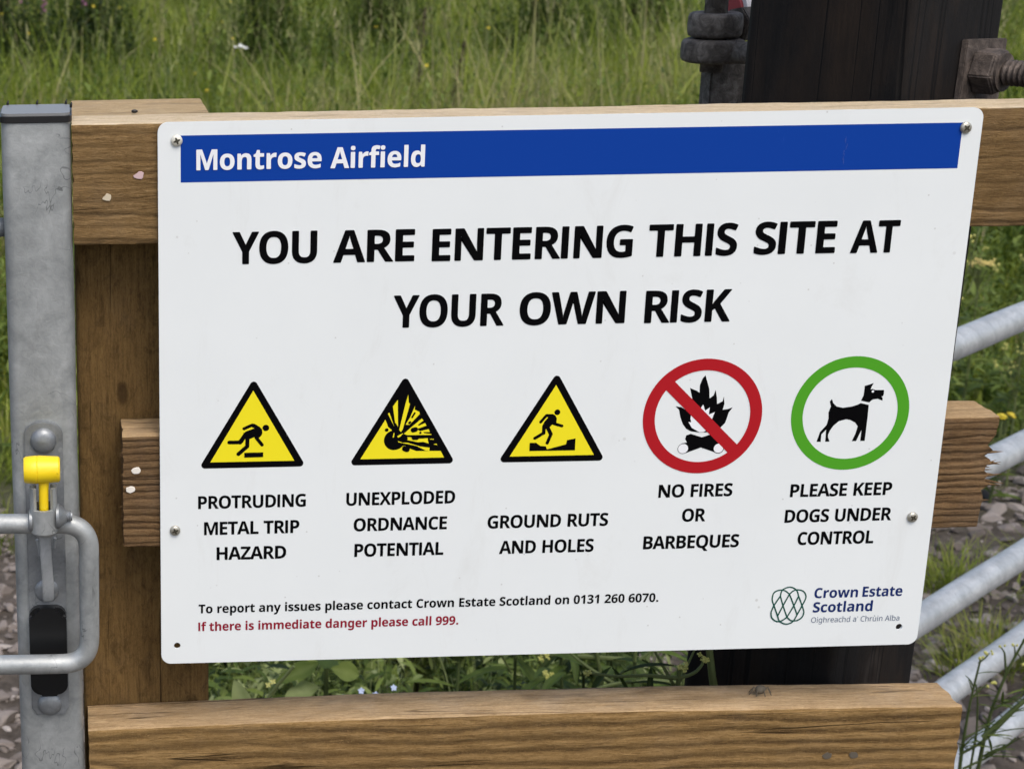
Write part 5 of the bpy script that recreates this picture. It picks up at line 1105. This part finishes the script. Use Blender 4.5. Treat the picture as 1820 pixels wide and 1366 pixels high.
p = plant("dead_nettle", "weed with scalloped rounded dark green leaves below the red contact line", "weed", (.245, .76, gz(.245, .76)))
x, y, z = p.location
world_part("stem", stem_mesh([([(x, y, z), (x + .003, y, .3), (x, y - .01, .53)], .0045, .003)], .35), m_stem, p)
L = Leafy()
L.leaf((x + .005, y - .02, .512), (.95, -.25, -.15), .036, .026, .25, 0, .62, up=(0, -.8, .7), belly=.55); L.leaf((x, y - .03, .530), (-.2, -.6, .1), .030, .030, .3, 6, .28, up=(0, -.5, .9), belly=.5)
L.leaf((x - .01, y - .02, .520), (-1, -.25, -.32), .062, .021, .15, 7, .45, up=(0, -.7, .7)); L.leaf((x - .01, y - .02, .487), (-1, -.3, -.05), .046, .022, .25, 7, .85, up=(0, -.55, .8))
L.leaf((x + .01, y - .03, .478), (.3, -.8, -.6), .045, .034, .3, 8, .3, up=(0, -.3, 1)); L.leaf((x - .02, y - .02, .455), (-.9, -.5, .1), .05, .03, .4, 8, .35)
for k in range(46): 
    a = random.uniform(0, 2 * PI); L.leaf((x + random.gauss(0, .012), y + random.gauss(0, .01), random.uniform(.474, .50)), (math.cos(a), math.sin(a), random.uniform(.1, .8)), random.uniform(.018, .03), .0025, .2, 0, random.uniform(.3, .7))
for k in range(12):
    a = k * 2.1; L.leaf((x, y, z + .12 + .027 * k), (math.cos(a), math.sin(a), .2), random.uniform(.03, .05), random.uniform(.018, .028), .6, 7, random.uniform(.2, .5))
L.build("leaves", m_leaf, p)

def forget_me_not(x, y, ztop, label, seed):
    random.seed(seed); p = plant("forget_me_not", label, "wildflower", (x, y, gz(x, y)), "pale blue forget-me-nots under the notice"); z = p.location.z
    paths = [([(x, y, z), (x, y, (z + ztop) / 2), (x, y - .005, ztop)], .003, .002)]; L = Leafy(); fl = bmesh.new()
    for k in range(5):
        a = 2 * PI * k / 5; paths.append(([(x, y, ztop - .03), (x + .012 * math.cos(a), y + .010 * math.sin(a), ztop - .008 + .004 * (k % 2)), (x + .02 * math.cos(a), y + .014 * math.sin(a) - .004, ztop + .004 + .006 * (k % 2))], .0014, .0009))
        floret(fl, (x + .021 * math.cos(a), y + .015 * math.sin(a) - .007, ztop + .008 + .006 * (k % 2)), .0046, 5, (math.cos(a) * .3, -.8, .6))
    for k in range(40):
        a = random.uniform(0, 2 * PI); L.leaf((x + random.gauss(0, .008), y + random.gauss(0, .006), ztop - random.uniform(0, .03)), (math.cos(a) * .8, math.sin(a) * .6 - .2, random.uniform(.4, 1.2)), random.uniform(.014, .026), .0045, .3, 0, random.uniform(.55, .8))
    for k in range(18):
        a = k * 2.4; L.leaf((x, y, z + .1 + (ztop - z - .14) * k / 18), (math.cos(a), math.sin(a), random.uniform(.2, .7)), random.uniform(.04, .07), .011, .6, 0, random.uniform(.3, .6))
    world_part("stem", stem_mesh(paths, .5), m_stem, p); L.build("leaves", m_leaf, p); world_part("flowers", bm_mesh(fl), m_petal_blue, p)
forget_me_not(.276, .70, .482, "forget-me-not with blue florets just right of the scalloped leaf weed", 3)
forget_me_not(.322, .73, .470, "forget-me-not half hidden behind the lower rail, second from the left post", 4)
forget_me_not(.432, .84, .490, "forget-me-not with a single pale flower in the middle of the gap", 5)
random.seed(19)

p = plant("charlock_plant", "straggling weed with yellow buds and a long arched stem under the notice", "weed", (.700, .86, gz(.7, .86)))
x, y, z = p.location
paths = [([(x + .006, y - .11, z), (x + .008, y - .11, .35), (x - .003, y - .11, .500)], .0042, .0028),
         ([(.405, .92, .502), (.452, .90, .470), (.55, .88, .457), (.66, .86, .455)], .0020, .0034), ([(.50, .76, .43), (.61, .755, .473), (.66, .755, .476), (.702, .75, .473)], .0022, .0026),
         ([(.698, .75, .474), (.716, .748, .484), (.724, .745, .505)], .0026, .0018), ([(.60, .80, z), (.61, .80, .38), (.612, .80, .45), (.60, .80, .50)], .0036, .0024),
         ([(.703, .75, .50), (.72, .75, .525), (.73, .75, .55)], .0020, .0014), ([(.640, .765, z), (.640, .762, .44), (.637, .76, .54)], .0032, .0026), ([(.637, .76, .455), (.58, .77, .49), (.545, .775, .52)], .0024, .0014),
         ([(.52, .90, .42), (.50, .895, .455), (.495, .89, .492)], .0016, .0010), ([(.56, .90, .43), (.545, .895, .46), (.55, .89, .51)], .0016, .0010), ([(.62, .79, .46), (.67, .79, .50), (.69, .79, .53)], .0022, .0014)]
world_part("stem", stem_mesh(paths, .6), m_stem, p)
for c, k in (((.521, .765, .512), 5), ((.535, .78, .473), 4), ((.493, .885, .495), 6), ((.550, .885, .515), 7), ((.476, .885, .474), 3)):
    fl = bmesh.new()
    for _ in range(k):
        q = Vector(c) + Vector((random.gauss(0, .0045), random.gauss(0, .004), random.gauss(0, .003))); floret(fl, q, .0042, 4, (random.gauss(0, .4), -.7, .7), droop=.5); bud(fl, q + Vector((.003, 0, -.005)), .0016)
    world_part("flower_cluster", bm_mesh(fl), m_petal_pale, p)
L = Leafy()
for k in range(26): L.leaf((random.uniform(.52, .72), random.uniform(.75, .84), random.uniform(.40, .50)), (random.uniform(-1, 1), -.4, random.uniform(-.8, .3)), random.uniform(.04, .075), random.uniform(.009, .016), .5, 0, random.uniform(.12, .42))
L.build("leaves", m_leaf, p)

p = plant("mustard_plant", "slender green weed with two tiny yellow flower heads standing right against the black post", "weed", (.449, .105, gz(.449, .105)))
x, y, z = p.location
paths = [([(x, y, z), (.446, .1, .50), (.4468, .1, .7552), (.4453, .1, .7872), (.4452, .1, .8160)], .0032, .0019), ([(.3660, .102, .8125), (.3920, .1, .8090), (.4180, .1, .8095), (.4375, .1, .8069), (.4452, .1, .8067)], .0012, .0019),
         ([(.4452, .1, .8067), (.4530, .099, .8085), (.4592, .098, .8125), (.4640, .098, .8190), (.4644, .098, .8255)], .0017, .0011), ([(.4750, .102, z), (.4850, .1, .60), (.4835, .1, .7541), (.4774, .1, .7915), (.4725, .1, .8154), (.4672, .1, .8450), (.464, .1, .90)], .0040, .0028),
         ([(.4462, .101, .8000), (.4560, .104, .8230), (.4640, .106, .8420)], .0012, .0007), ([(.4440, .102, .7960), (.4300, .106, .8200), (.4180, .108, .8420)], .0015, .0009)]
world_part("stem", stem_mesh(paths, .72), m_stem, p)
for c, k in (((.4452, .096, .8175), 7), ((.4646, .094, .8262), 6), ((.3660, .099, .8130), 4)):
    fl = bmesh.new()
    for _ in range(k):
        q = Vector(c) + Vector((random.gauss(0, .0016), random.gauss(0, .0014), random.gauss(0, .0014))); floret(fl, q, .0026, 4, (random.gauss(0, .4), -.7, .7), droop=.5); bud(fl, q + Vector((.001, 0, -.002)), .0009)
    world_part("flower_cluster", bm_mesh(fl), m_petal_pale, p)
L = Leafy()
for k in range(26): L.leaf((random.uniform(.385, .445), random.uniform(.095, .13), random.uniform(.735, .815)), (random.uniform(-1, .6), -.3, random.uniform(-.9, .5)), random.uniform(.022, .045), random.uniform(.004, .008), .5, 0, random.uniform(.08, .42))
L.build("leaves", m_leaf, p)

p = plant("willowherb_plant", "dark green clump of narrow drooping leaves left of the black post", "weed", (.62, .92, gz(.62, .92)))
x, y, z = p.location; paths = []; L = Leafy()
for k in range(9):
    bx, by = x + random.uniform(-.10, .09), y + random.uniform(-.06, .08); zt = random.uniform(.46, .56); paths.append(([(bx, by, z), (bx + .01, by, .3), (bx + random.uniform(-.02, .02), by - .01, zt)], .0036, .002))
    for j in range(17):
        a = j * 2.4; L.leaf((bx + .005, by - .005, .27 + (zt - .27) * j / 17), (math.cos(a), math.sin(a) - .25, random.uniform(-.15, .45)), random.uniform(.055, .10), random.uniform(.010, .018), .8, 0, random.uniform(.1, .48))
world_part("stem", stem_mesh(paths, .35), m_stem, p); L.build("leaves", m_leaf, p)

# mass of low weeds filling the bed behind the fence
def bed():
    s = Soup(); n = 3400
    P = np.zeros((n, 3)); P[:, 0] = RNG.uniform(.02, .92, n); P[:, 1] = RNG.uniform(.90, 2.1, n); P[:, 2] = -.02
    P = P[~((np.abs(P[:, 0] - .50) < .05) & (P[:, 1] > 1.05) & (P[:, 1] < 1.75))]; n = len(P)
    H = RNG.uniform(.08, .36, n) * np.clip(1.35 - .42 * (P[:, 1] - .8), .6, 1.2); tint = np.clip(.45 + .9 * patch(P[:, 0], P[:, 1], 7, 2) + RNG.normal(0, .14, n), 0, 1)
    az = RNG.uniform(0, 2 * PI, n); s.add(*strands(P, H, np.abs(RNG.normal(.2, .15, n)), az, np.full(n, .0036), np.clip(tint + .2, 0, 1)))
    for k in range(8):
        t = RNG.uniform(.25, 1, n); Q = P.copy(); Q[:, 2] += H * t; Q[:, :2] += RNG.normal(0, .01, (n, 2)); Lx = RNG.uniform(.018, .05, n)
        leaf_soup(s, Q, Lx, Lx * RNG.uniform(.12, .34, n), RNG.uniform(0, 2 * PI, n), RNG.normal(.3, .4, n), np.clip(tint + RNG.normal(0, .15, n), 0, 1))
    return s.mesh()
o = world_part("ground_cover", bed(), m_leaf); tag(o, "dense low green weeds filling the bed between the fence and the gravel", kind="stuff")

# --- wiry weed growing up past the end of the lowest rail
p = plant("wild_mustard", "wiry dark green weed with thin branches growing past the cut end of the lowest rail", "weed", (1.075, .74, gz(1.075, .74)))
x, y, z = p.location
def W(px, py, Yd=.75):                                       # point given on the vertical plane of the plant
    return (1.062 + (px - 1700) / 1385.0 + (1366 - py) * 0.0000145, Yd, .341 + (1366 - py) / 1262.0)
paths = [([(x - .004, .75, z), W(1712, 1420), W(1708, 1330), W(1709, 1250), W(1716, 1172)], .0030, .0013), ([(x + .02, .755, z), W(1742, 1400), W(1745, 1320), W(1750, 1260), W(1768, 1190), W(1790, 1135), W(1812, 1105)], .0030, .0012),
         ([W(1765, 1195), W(1757, 1160), W(1748, 1150)], .0014, .0009), ([W(1768, 1190), W(1777, 1165), W(1772, 1148)], .0012, .0008), ([W(1779, 1160), W(1787, 1170), W(1790, 1178)], .0010, .0008),
         ([W(1713, 1178), W(1725, 1168), W(1730, 1160)], .0012, .0008), ([W(1700, 1275, .70), W(1740, 1235, .70), W(1772, 1206, .70), W(1825, 1185, .70)], .0024, .0038), ([W(1750, 1262), W(1780, 1245), W(1820, 1222)], .0016, .0012),
         ([W(1705, 1340), W(1745, 1318), W(1790, 1265), W(1822, 1225)], .0018, .0026), ([W(1745, 1345), W(1785, 1330), W(1802, 1312)], .0016, .0010), ([W(1709, 1310), W(1730, 1300), W(1760, 1280)], .0014, .0009),
         ([W(1710, 1240), W(1722, 1225), W(1735, 1215)], .0013, .0008), ([W(1728, 1400), W(1730, 1300), W(1722, 1240), W(1715, 1215)], .0016, .0010), ([W(1715, 1366), W(1760, 1345), W(1785, 1325)], .0016, .0010), ([W(1736, 1270), W(1745, 1278), W(1752, 1290)], .0012, .0008)]
world_part("stem", stem_mesh(paths, .33), m_stem, p)
L = Leafy()
for k in range(70):
    pts = random.choice(paths[:2] + paths[6:10])[0]; i = random.randrange(len(pts) - 1); q = Vector(pts[i]).lerp(Vector(pts[i + 1]), random.random()); a = random.uniform(-1, 1)
    L.leaf(q, (a, -.3, random.uniform(.1, 1)), random.uniform(.012, .045), random.uniform(.0018, .0042), .3, 0, random.uniform(.2, .6))
L.build("leaves", m_leaf, p)
for px, py in ((1716, 1168), (1722, 1162), (1731, 1158), (1812, 1100), (1818, 1112), (1772, 1146), (1789, 1180), (1748, 1148), (1733, 1214), (1745, 1212)):
    fl = bmesh.new()
    for _ in range(2): bud(fl, Vector(W(px, py)) + Vector((random.gauss(0, .002), -.004, random.gauss(0, .002))), random.uniform(.0014, .0022), (random.gauss(0, .3), -.2, 1))
    world_part("bud", bm_mesh(fl), m_petal_pale, p)

# --- grass tufts in the gravel right of the fence
def tuft(x, y, r, h, n, label, seed, warm=.5):
    global RNG
    RNG = np.random.default_rng(seed); s = Soup(); P = np.zeros((n, 3)); P[:, 0] = x + RNG.normal(0, r, n); P[:, 1] = y + RNG.normal(0, r, n); P[:, 2] = gz(x, y) - .005
    az = np.arctan2(P[:, 1] - y, P[:, 0] - x) + RNG.normal(0, .5, n)
    s.add(*strands(P, h * RNG.uniform(.35, .75, n), np.abs(RNG.normal(.9, .35, n)), az, RNG.uniform(.002, .0042, n), np.clip(RNG.normal(warm, .2, n), 0, 1), seg=4))
    o = world_part("grass_tuft", s.mesh(), m_tuft); tag(o, label, "grass tuft", "grass tufts in the gravel by the field gate"); return o
tuft(1.800, 2.16, .05, .13, 300, "yellow green grass tuft in the gravel just under the torn rail end", 51, .45)
tuft(1.705, 1.80, .055, .11, 420, "largest grass tuft in the gravel, between two lower bars of the field gate", 52, .55)
tuft(1.590, 1.72, .026, .12, 110, "small thin grass tuft by the bottom right corner of the notice", 53, .6)
tuft(1.735, 2.12, .05, .09, 200, "grass tuft hard against the right edge of the notice", 54, .35)
tuft(2.06, 2.25, .05, .12, 220, "grass tuft in the gravel beyond the field gate at the right edge of the photo", 55, .5)
tuft(-.235, 2.55, .06, .10, 260, "grass tuft in the gravel left of the steel post", 56, .35)
tuft(-.30, 2.95, .08, .14, 320, "darker grass tuft at the edge of the gravel, left of the steel post", 57, .25)

# --- flowers standing in the weeds
def flower_plant(name, label, cat, x, y, h, kind, seed, group=None, leaves=10, sc=1.0):
    random.seed(seed); p = plant(name, label, cat, (x, y, gz(x, y)), group); z = p.location.z
    top = Vector((x + random.uniform(-.03, .03), y - .01, z + h)); fl = bmesh.new(); paths = [([(x, y, z), (x + .01, y, z + h * .5), tuple(top)], .004, .0025)]; L = Leafy()
    if kind == 'umbel':
        for k in range(13):
            a = k * 2.4; q = top + Vector((.034 * math.sqrt(k / 13) * math.cos(a) * sc, .03 * math.sqrt(k / 13) * math.sin(a) * sc, random.uniform(-.008, .004)))
            paths.append(([tuple(top - Vector((0, 0, .07))), tuple(q)], .0016, .001))
            for j in range(6): floret(fl, q + Vector((random.gauss(0, .005), random.gauss(0, .004), random.uniform(-.004, .004))), .0042, 5, (random.gauss(0, .3), -.5, 1))
        mat = m_petal_cream
    elif kind == 'daisy':
        for dx, dz in ((0, 0), (.022, .002)):
            c = top + Vector((dx, 0, dz)); paths.append(([tuple(top - Vector((0, 0, .10))), tuple(c)], .002, .0016)); floret(fl, c, .0125, 11, (random.gauss(0, .2), -.35, 1), droop=.25); floret(fl, c + Vector((0, -.001, .003)), .007, 9, (0, -.3, 1), droop=.5)
        mat = m_petal
    elif kind == 'cup':
        floret(fl, top, .0105, 5, (random.gauss(0, .3), -.6, 1), droop=.5); floret(fl, top + Vector((.002, 0, .003)), .007, 5, (0, -.6, 1), droop=.7); mat = m_petal
    elif kind == 'spike':
        for k in range(26):
            t = k / 26; q = top - Vector((0, 0, .20 * t)); a = k * 2.4; floret(fl, q + Vector((math.cos(a), math.sin(a), 0)) * (.005 + .012 * t), .011, 4, (math.cos(a), math.sin(a), .2))
        mat = m_petal_pink
    elif kind == 'white':
        for k in range(12): floret(fl, top + Vector((random.gauss(0, .014), random.gauss(0, .012), random.gauss(0, .005))), .010, 5, (random.gauss(0, .3), -.5, 1))
        mat = m_petal_white
    for k in range(leaves):
        a = k * 2.4; L.leaf((x, y, z + h * (.1 + .7 * k / leaves)), (math.cos(a), math.sin(a), random.uniform(.1, .7)), random.uniform(.05, .1), random.uniform(.012, .03), .6, 5 if kind in ('umbel', 'daisy') else 0, random.uniform(.0, .22) if kind == 'spike' else random.uniform(.25, .6))
    world_part("stem", stem_mesh(paths, .75), m_stem, p); L.build("leaves", m_leaf, p); world_part("flower_head", bm_mesh(fl), mat, p); return p
flower_plant("ragwort", "tall weed with a flat cream yellow flower head below the top rail's right end", "wildflower", 2.165, 2.90, .53, 'umbel', 61, leaves=22)
flower_plant("ragwort", "weed with one small faded yellow head beyond the field gate bars", "wildflower", 2.245, 2.84, .40, 'umbel', 62, leaves=22, sc=.35)
flower_plant("hawkweed", "bright yellow flowers beside the right end of the middle rail", "wildflower", 2.115, 2.62, .225, 'daisy', 63, leaves=16)
flower_plant("hawkweed", "yellow flowers in the grass at the left edge of the photo beside the latch", "wildflower", -.262, 3.08, .10, 'cup', 64, leaves=8)
def stalk(x, y, h, label, seed):
    """thin branching weed stalk with small buds"""
    random.seed(seed); p = plant("weed_stalk", label, "weed", (x, y, gz(x, y)), "pale weed stalks beyond the field gate"); z = p.location.z
    top = Vector((x + random.uniform(-.04, .04), y, z + h)); paths = [([(x, y, z), (x + random.uniform(-.02, .02), y, z + h * .5), tuple(top)], .0032, .0016)]; fl = bmesh.new(); L = Leafy()
    for k in range(7):
        t = .45 + .5 * k / 7; b = Vector((x, y, z)).lerp(top, t); e = b + Vector((random.choice((-1, 1)) * random.uniform(.03, .10) * (1.3 - t), random.uniform(-.04, .04), random.uniform(.05, .12)))
        paths.append(([tuple(b), tuple(b.lerp(e, .5) + Vector((0, 0, -.01))), tuple(e)], .0018, .0010))
        fl = bmesh.new()
        for _ in range(5): bud(fl, e + Vector((random.gauss(0, .006), random.gauss(0, .006), random.gauss(0, .006))), random.uniform(.0022, .0038), (random.gauss(0, .4), -.2, 1))
        world_part("bud_cluster", bm_mesh(fl), m_petal_pale, p)
    for k in range(60):
        t = random.uniform(.1, .95); b = Vector((x, y, z)).lerp(top, t); a = random.uniform(0, 2 * PI); L.leaf(b, (math.cos(a), math.sin(a), random.uniform(-.1, .8)), random.uniform(.03, .07), random.uniform(.004, .010), .5, 0, random.uniform(.35, .8))
    world_part("stem", stem_mesh(paths, .95), m_stem, p); L.build("leaves", m_weed, p)
for k, (x, y, h, lab) in enumerate(((2.10, 2.86, .62, "tall pale weed stalk passing in front of the cream yellow flower head"), (2.36, 2.95, .60, "pale weed stalk under the right end of the top rail at the photo's right edge"), (2.22, 2.74, .40, "pale weed stalk rising from below the highest visible gate bar"),
        (2.33, 2.78, .34, "short pale weed stalk between the two highest visible gate bars at the right edge"), (2.06, 2.98, .45, "pale weed stalk close to the right edge of the notice"), (2.02, 3.1, .62, "pale weed stalk half hidden by the right edge of the notice"))): stalk(x, y, h, lab, 600 + k)
for k in range(26):
    x, y = fan(1, 6.0, 12.0, m=.02); random.seed(100 + k); fx = (x[0] if k > 13 else CX + random.uniform(-.06, .10) * (y[0] - CY))
    flower_plant("buttercup", "tiny yellow flower standing among the tall meadow grass", "wildflower", float(fx), float(y[0]), random.uniform(.42, .66), 'cup', 200 + k, "yellow wildflowers in the meadow", leaves=4)
for k, (x, y, h) in enumerate(((-.72, 9.3, .86), (-.62, 9.6, .92), (-.50, 9.5, .80), (-.30, 9.5, .88), (-.16, 9.3, .84), (-.05, 9.5, .92), (.06, 9.35, .86), (.16, 9.6, .90), (-.4, 9.8, .95), (.0, 9.8, .95), (.25, 9.9, .9))):
    flower_plant("rosebay_willowherb", "dark leafy willowherb with a magenta flower spike at the top left of the meadow", "wildflower", x, y, h, 'spike', 300 + k, "magenta willowherb at the back of the meadow", leaves=60)
flower_plant("yarrow", "single small white flower head in the middle of the meadow left of centre", "wildflower", .86, 8.0, .56, 'white', 71, leaves=8)
# dead brown dock stems in the meadow
for k, (x, y, h, lx, lab) in enumerate(((1.56, 7.0, .82, .05, "left one of two leaning dead brown dock stems in the meadow"), (1.70, 7.0, .66, .10, "right one of two leaning dead brown dock stems in the meadow"))):
    p = plant("dead_dock", lab, "dead weed", (x, y, gz(x, y)), "dead brown dock stems in the meadow"); z = p.location.z; random.seed(400 + k)
    paths = [([(x, y, z), (x + lx * .4, y, z + h * .5), (x + lx, y, z + h)], .010, .005)]; L = Leafy()
    for j in range(150):
        t = random.uniform(.35, 1); q = (x + lx * t + random.gauss(0, .012), y + random.gauss(0, .012), z + h * t); L.leaf(q, (random.gauss(0, 1), random.gauss(0, 1), random.uniform(-.3, .8)), random.uniform(.012, .03), .012, .3, 0, 0)
    world_part("stem", stem_mesh(paths, 0), m_brown, p); L.build("seed_clusters", m_brown, p)
# brushy scrub at the far side of the meadow
def scrub(x, y, w, h, label, seed, tint):
    global RNG
    RNG = np.random.default_rng(seed); p = plant("scrub_bush", label, "bush", (x, y, gz(x, y)), "scrub bushes along the far side of the meadow"); s = Soup(); n = 260
    P = np.zeros((n, 3)); P[:, 0] = x + RNG.normal(0, w * .35, n); P[:, 1] = y + RNG.normal(0, w * .3, n); P[:, 2] = gz(x, y)
    H = h * RNG.uniform(.4, 1.1, n) * np.exp(-((P[:, 0] - x) / w) ** 2); me = make_weeds(P, H, 24, (.03, .075), (.25, .45), np.clip(RNG.normal(tint, .16, n), 0, 1), .008)
    world_part("foliage", me, m_weed, p)
    bm = bmesh.new()
    for k in range(7): a = k * .9; add_tube(bm, [(x, y, -.05), (x + .15 * w * math.cos(a), y + .15 * w * math.sin(a), h * .4), (x + .3 * w * math.cos(a), y + .3 * w * math.sin(a), h * .85)], [.02, .012, .004], 6)
    world_part("stem", bm_mesh(bm), m_brown, p)
for k, (x, y, w, h, t, lab) in enumerate(((-.55, 10.6, .55, 1.05, .12, "very dark scrub bush behind the magenta willowherb at the far left"), (.10, 10.4, .5, .95, .15, "dark scrub bush among the magenta willowherb above the left timber post"), (1.25, 10.3, .45, .95, .4, "dark green scrub bush straight above the title lettering"),
        (2.05, 10.6, .5, 1.0, .5, "scrub bush behind the two dead brown dock stems"), (3.05, 10.2, .45, .95, .42, "dark scrub bush halfway between the dock stems and the black post"), (3.75, 10.4, .6, 1.05, .5, "grey green scrub bush just left of the hinge eyes"), (5.85, 10.4, .7, 1.1, .5, "scrub bush to the right of the black post"))): scrub(x, y, w, h, lab, 500 + k, t)

# --- small things on the rails
p = bmesh.new(); add_lathe(p, (.4810, .026, .8300), (1, .3, .1), [(0, .0008), (.0015, .0030), (.0045, .0036), (.0080, .0022), (.0095, .0006)], 12)
for k in range(8): a = k * PI / 4 + .2; c = Vector((.4855 + .002 * math.cos(a), .0275, .830)); add_tube(p, [c, c + Vector((.004 * math.cos(a), .003 * math.sin(a), .002)), c + Vector((.0075 * math.cos(a), .006 * math.sin(a), -.0035))], .0004, 5)
o = world_part("small_spider", bm_mesh(p), plain("spider_grey", (.10, .085, .06), .8), None, smooth=True); tag(o, "tiny grey brown spider sitting on top of the lowest rail", "spider")
p = bmesh.new(); add_lathe(p, (-.0165, .0530, 1.3010), (1, 0, 0), [(0, .0005), (.0010, .0013), (.0030, .0014), (.0044, .0008), (.0048, .0003)], 12)
o = world_part("small_beetle", bm_mesh(p), plain("beetle_black", (.008, .006, .005), .4), None, smooth=True); tag(o, "tiny dark beetle on top of the left timber post beside the top rail", "beetle")
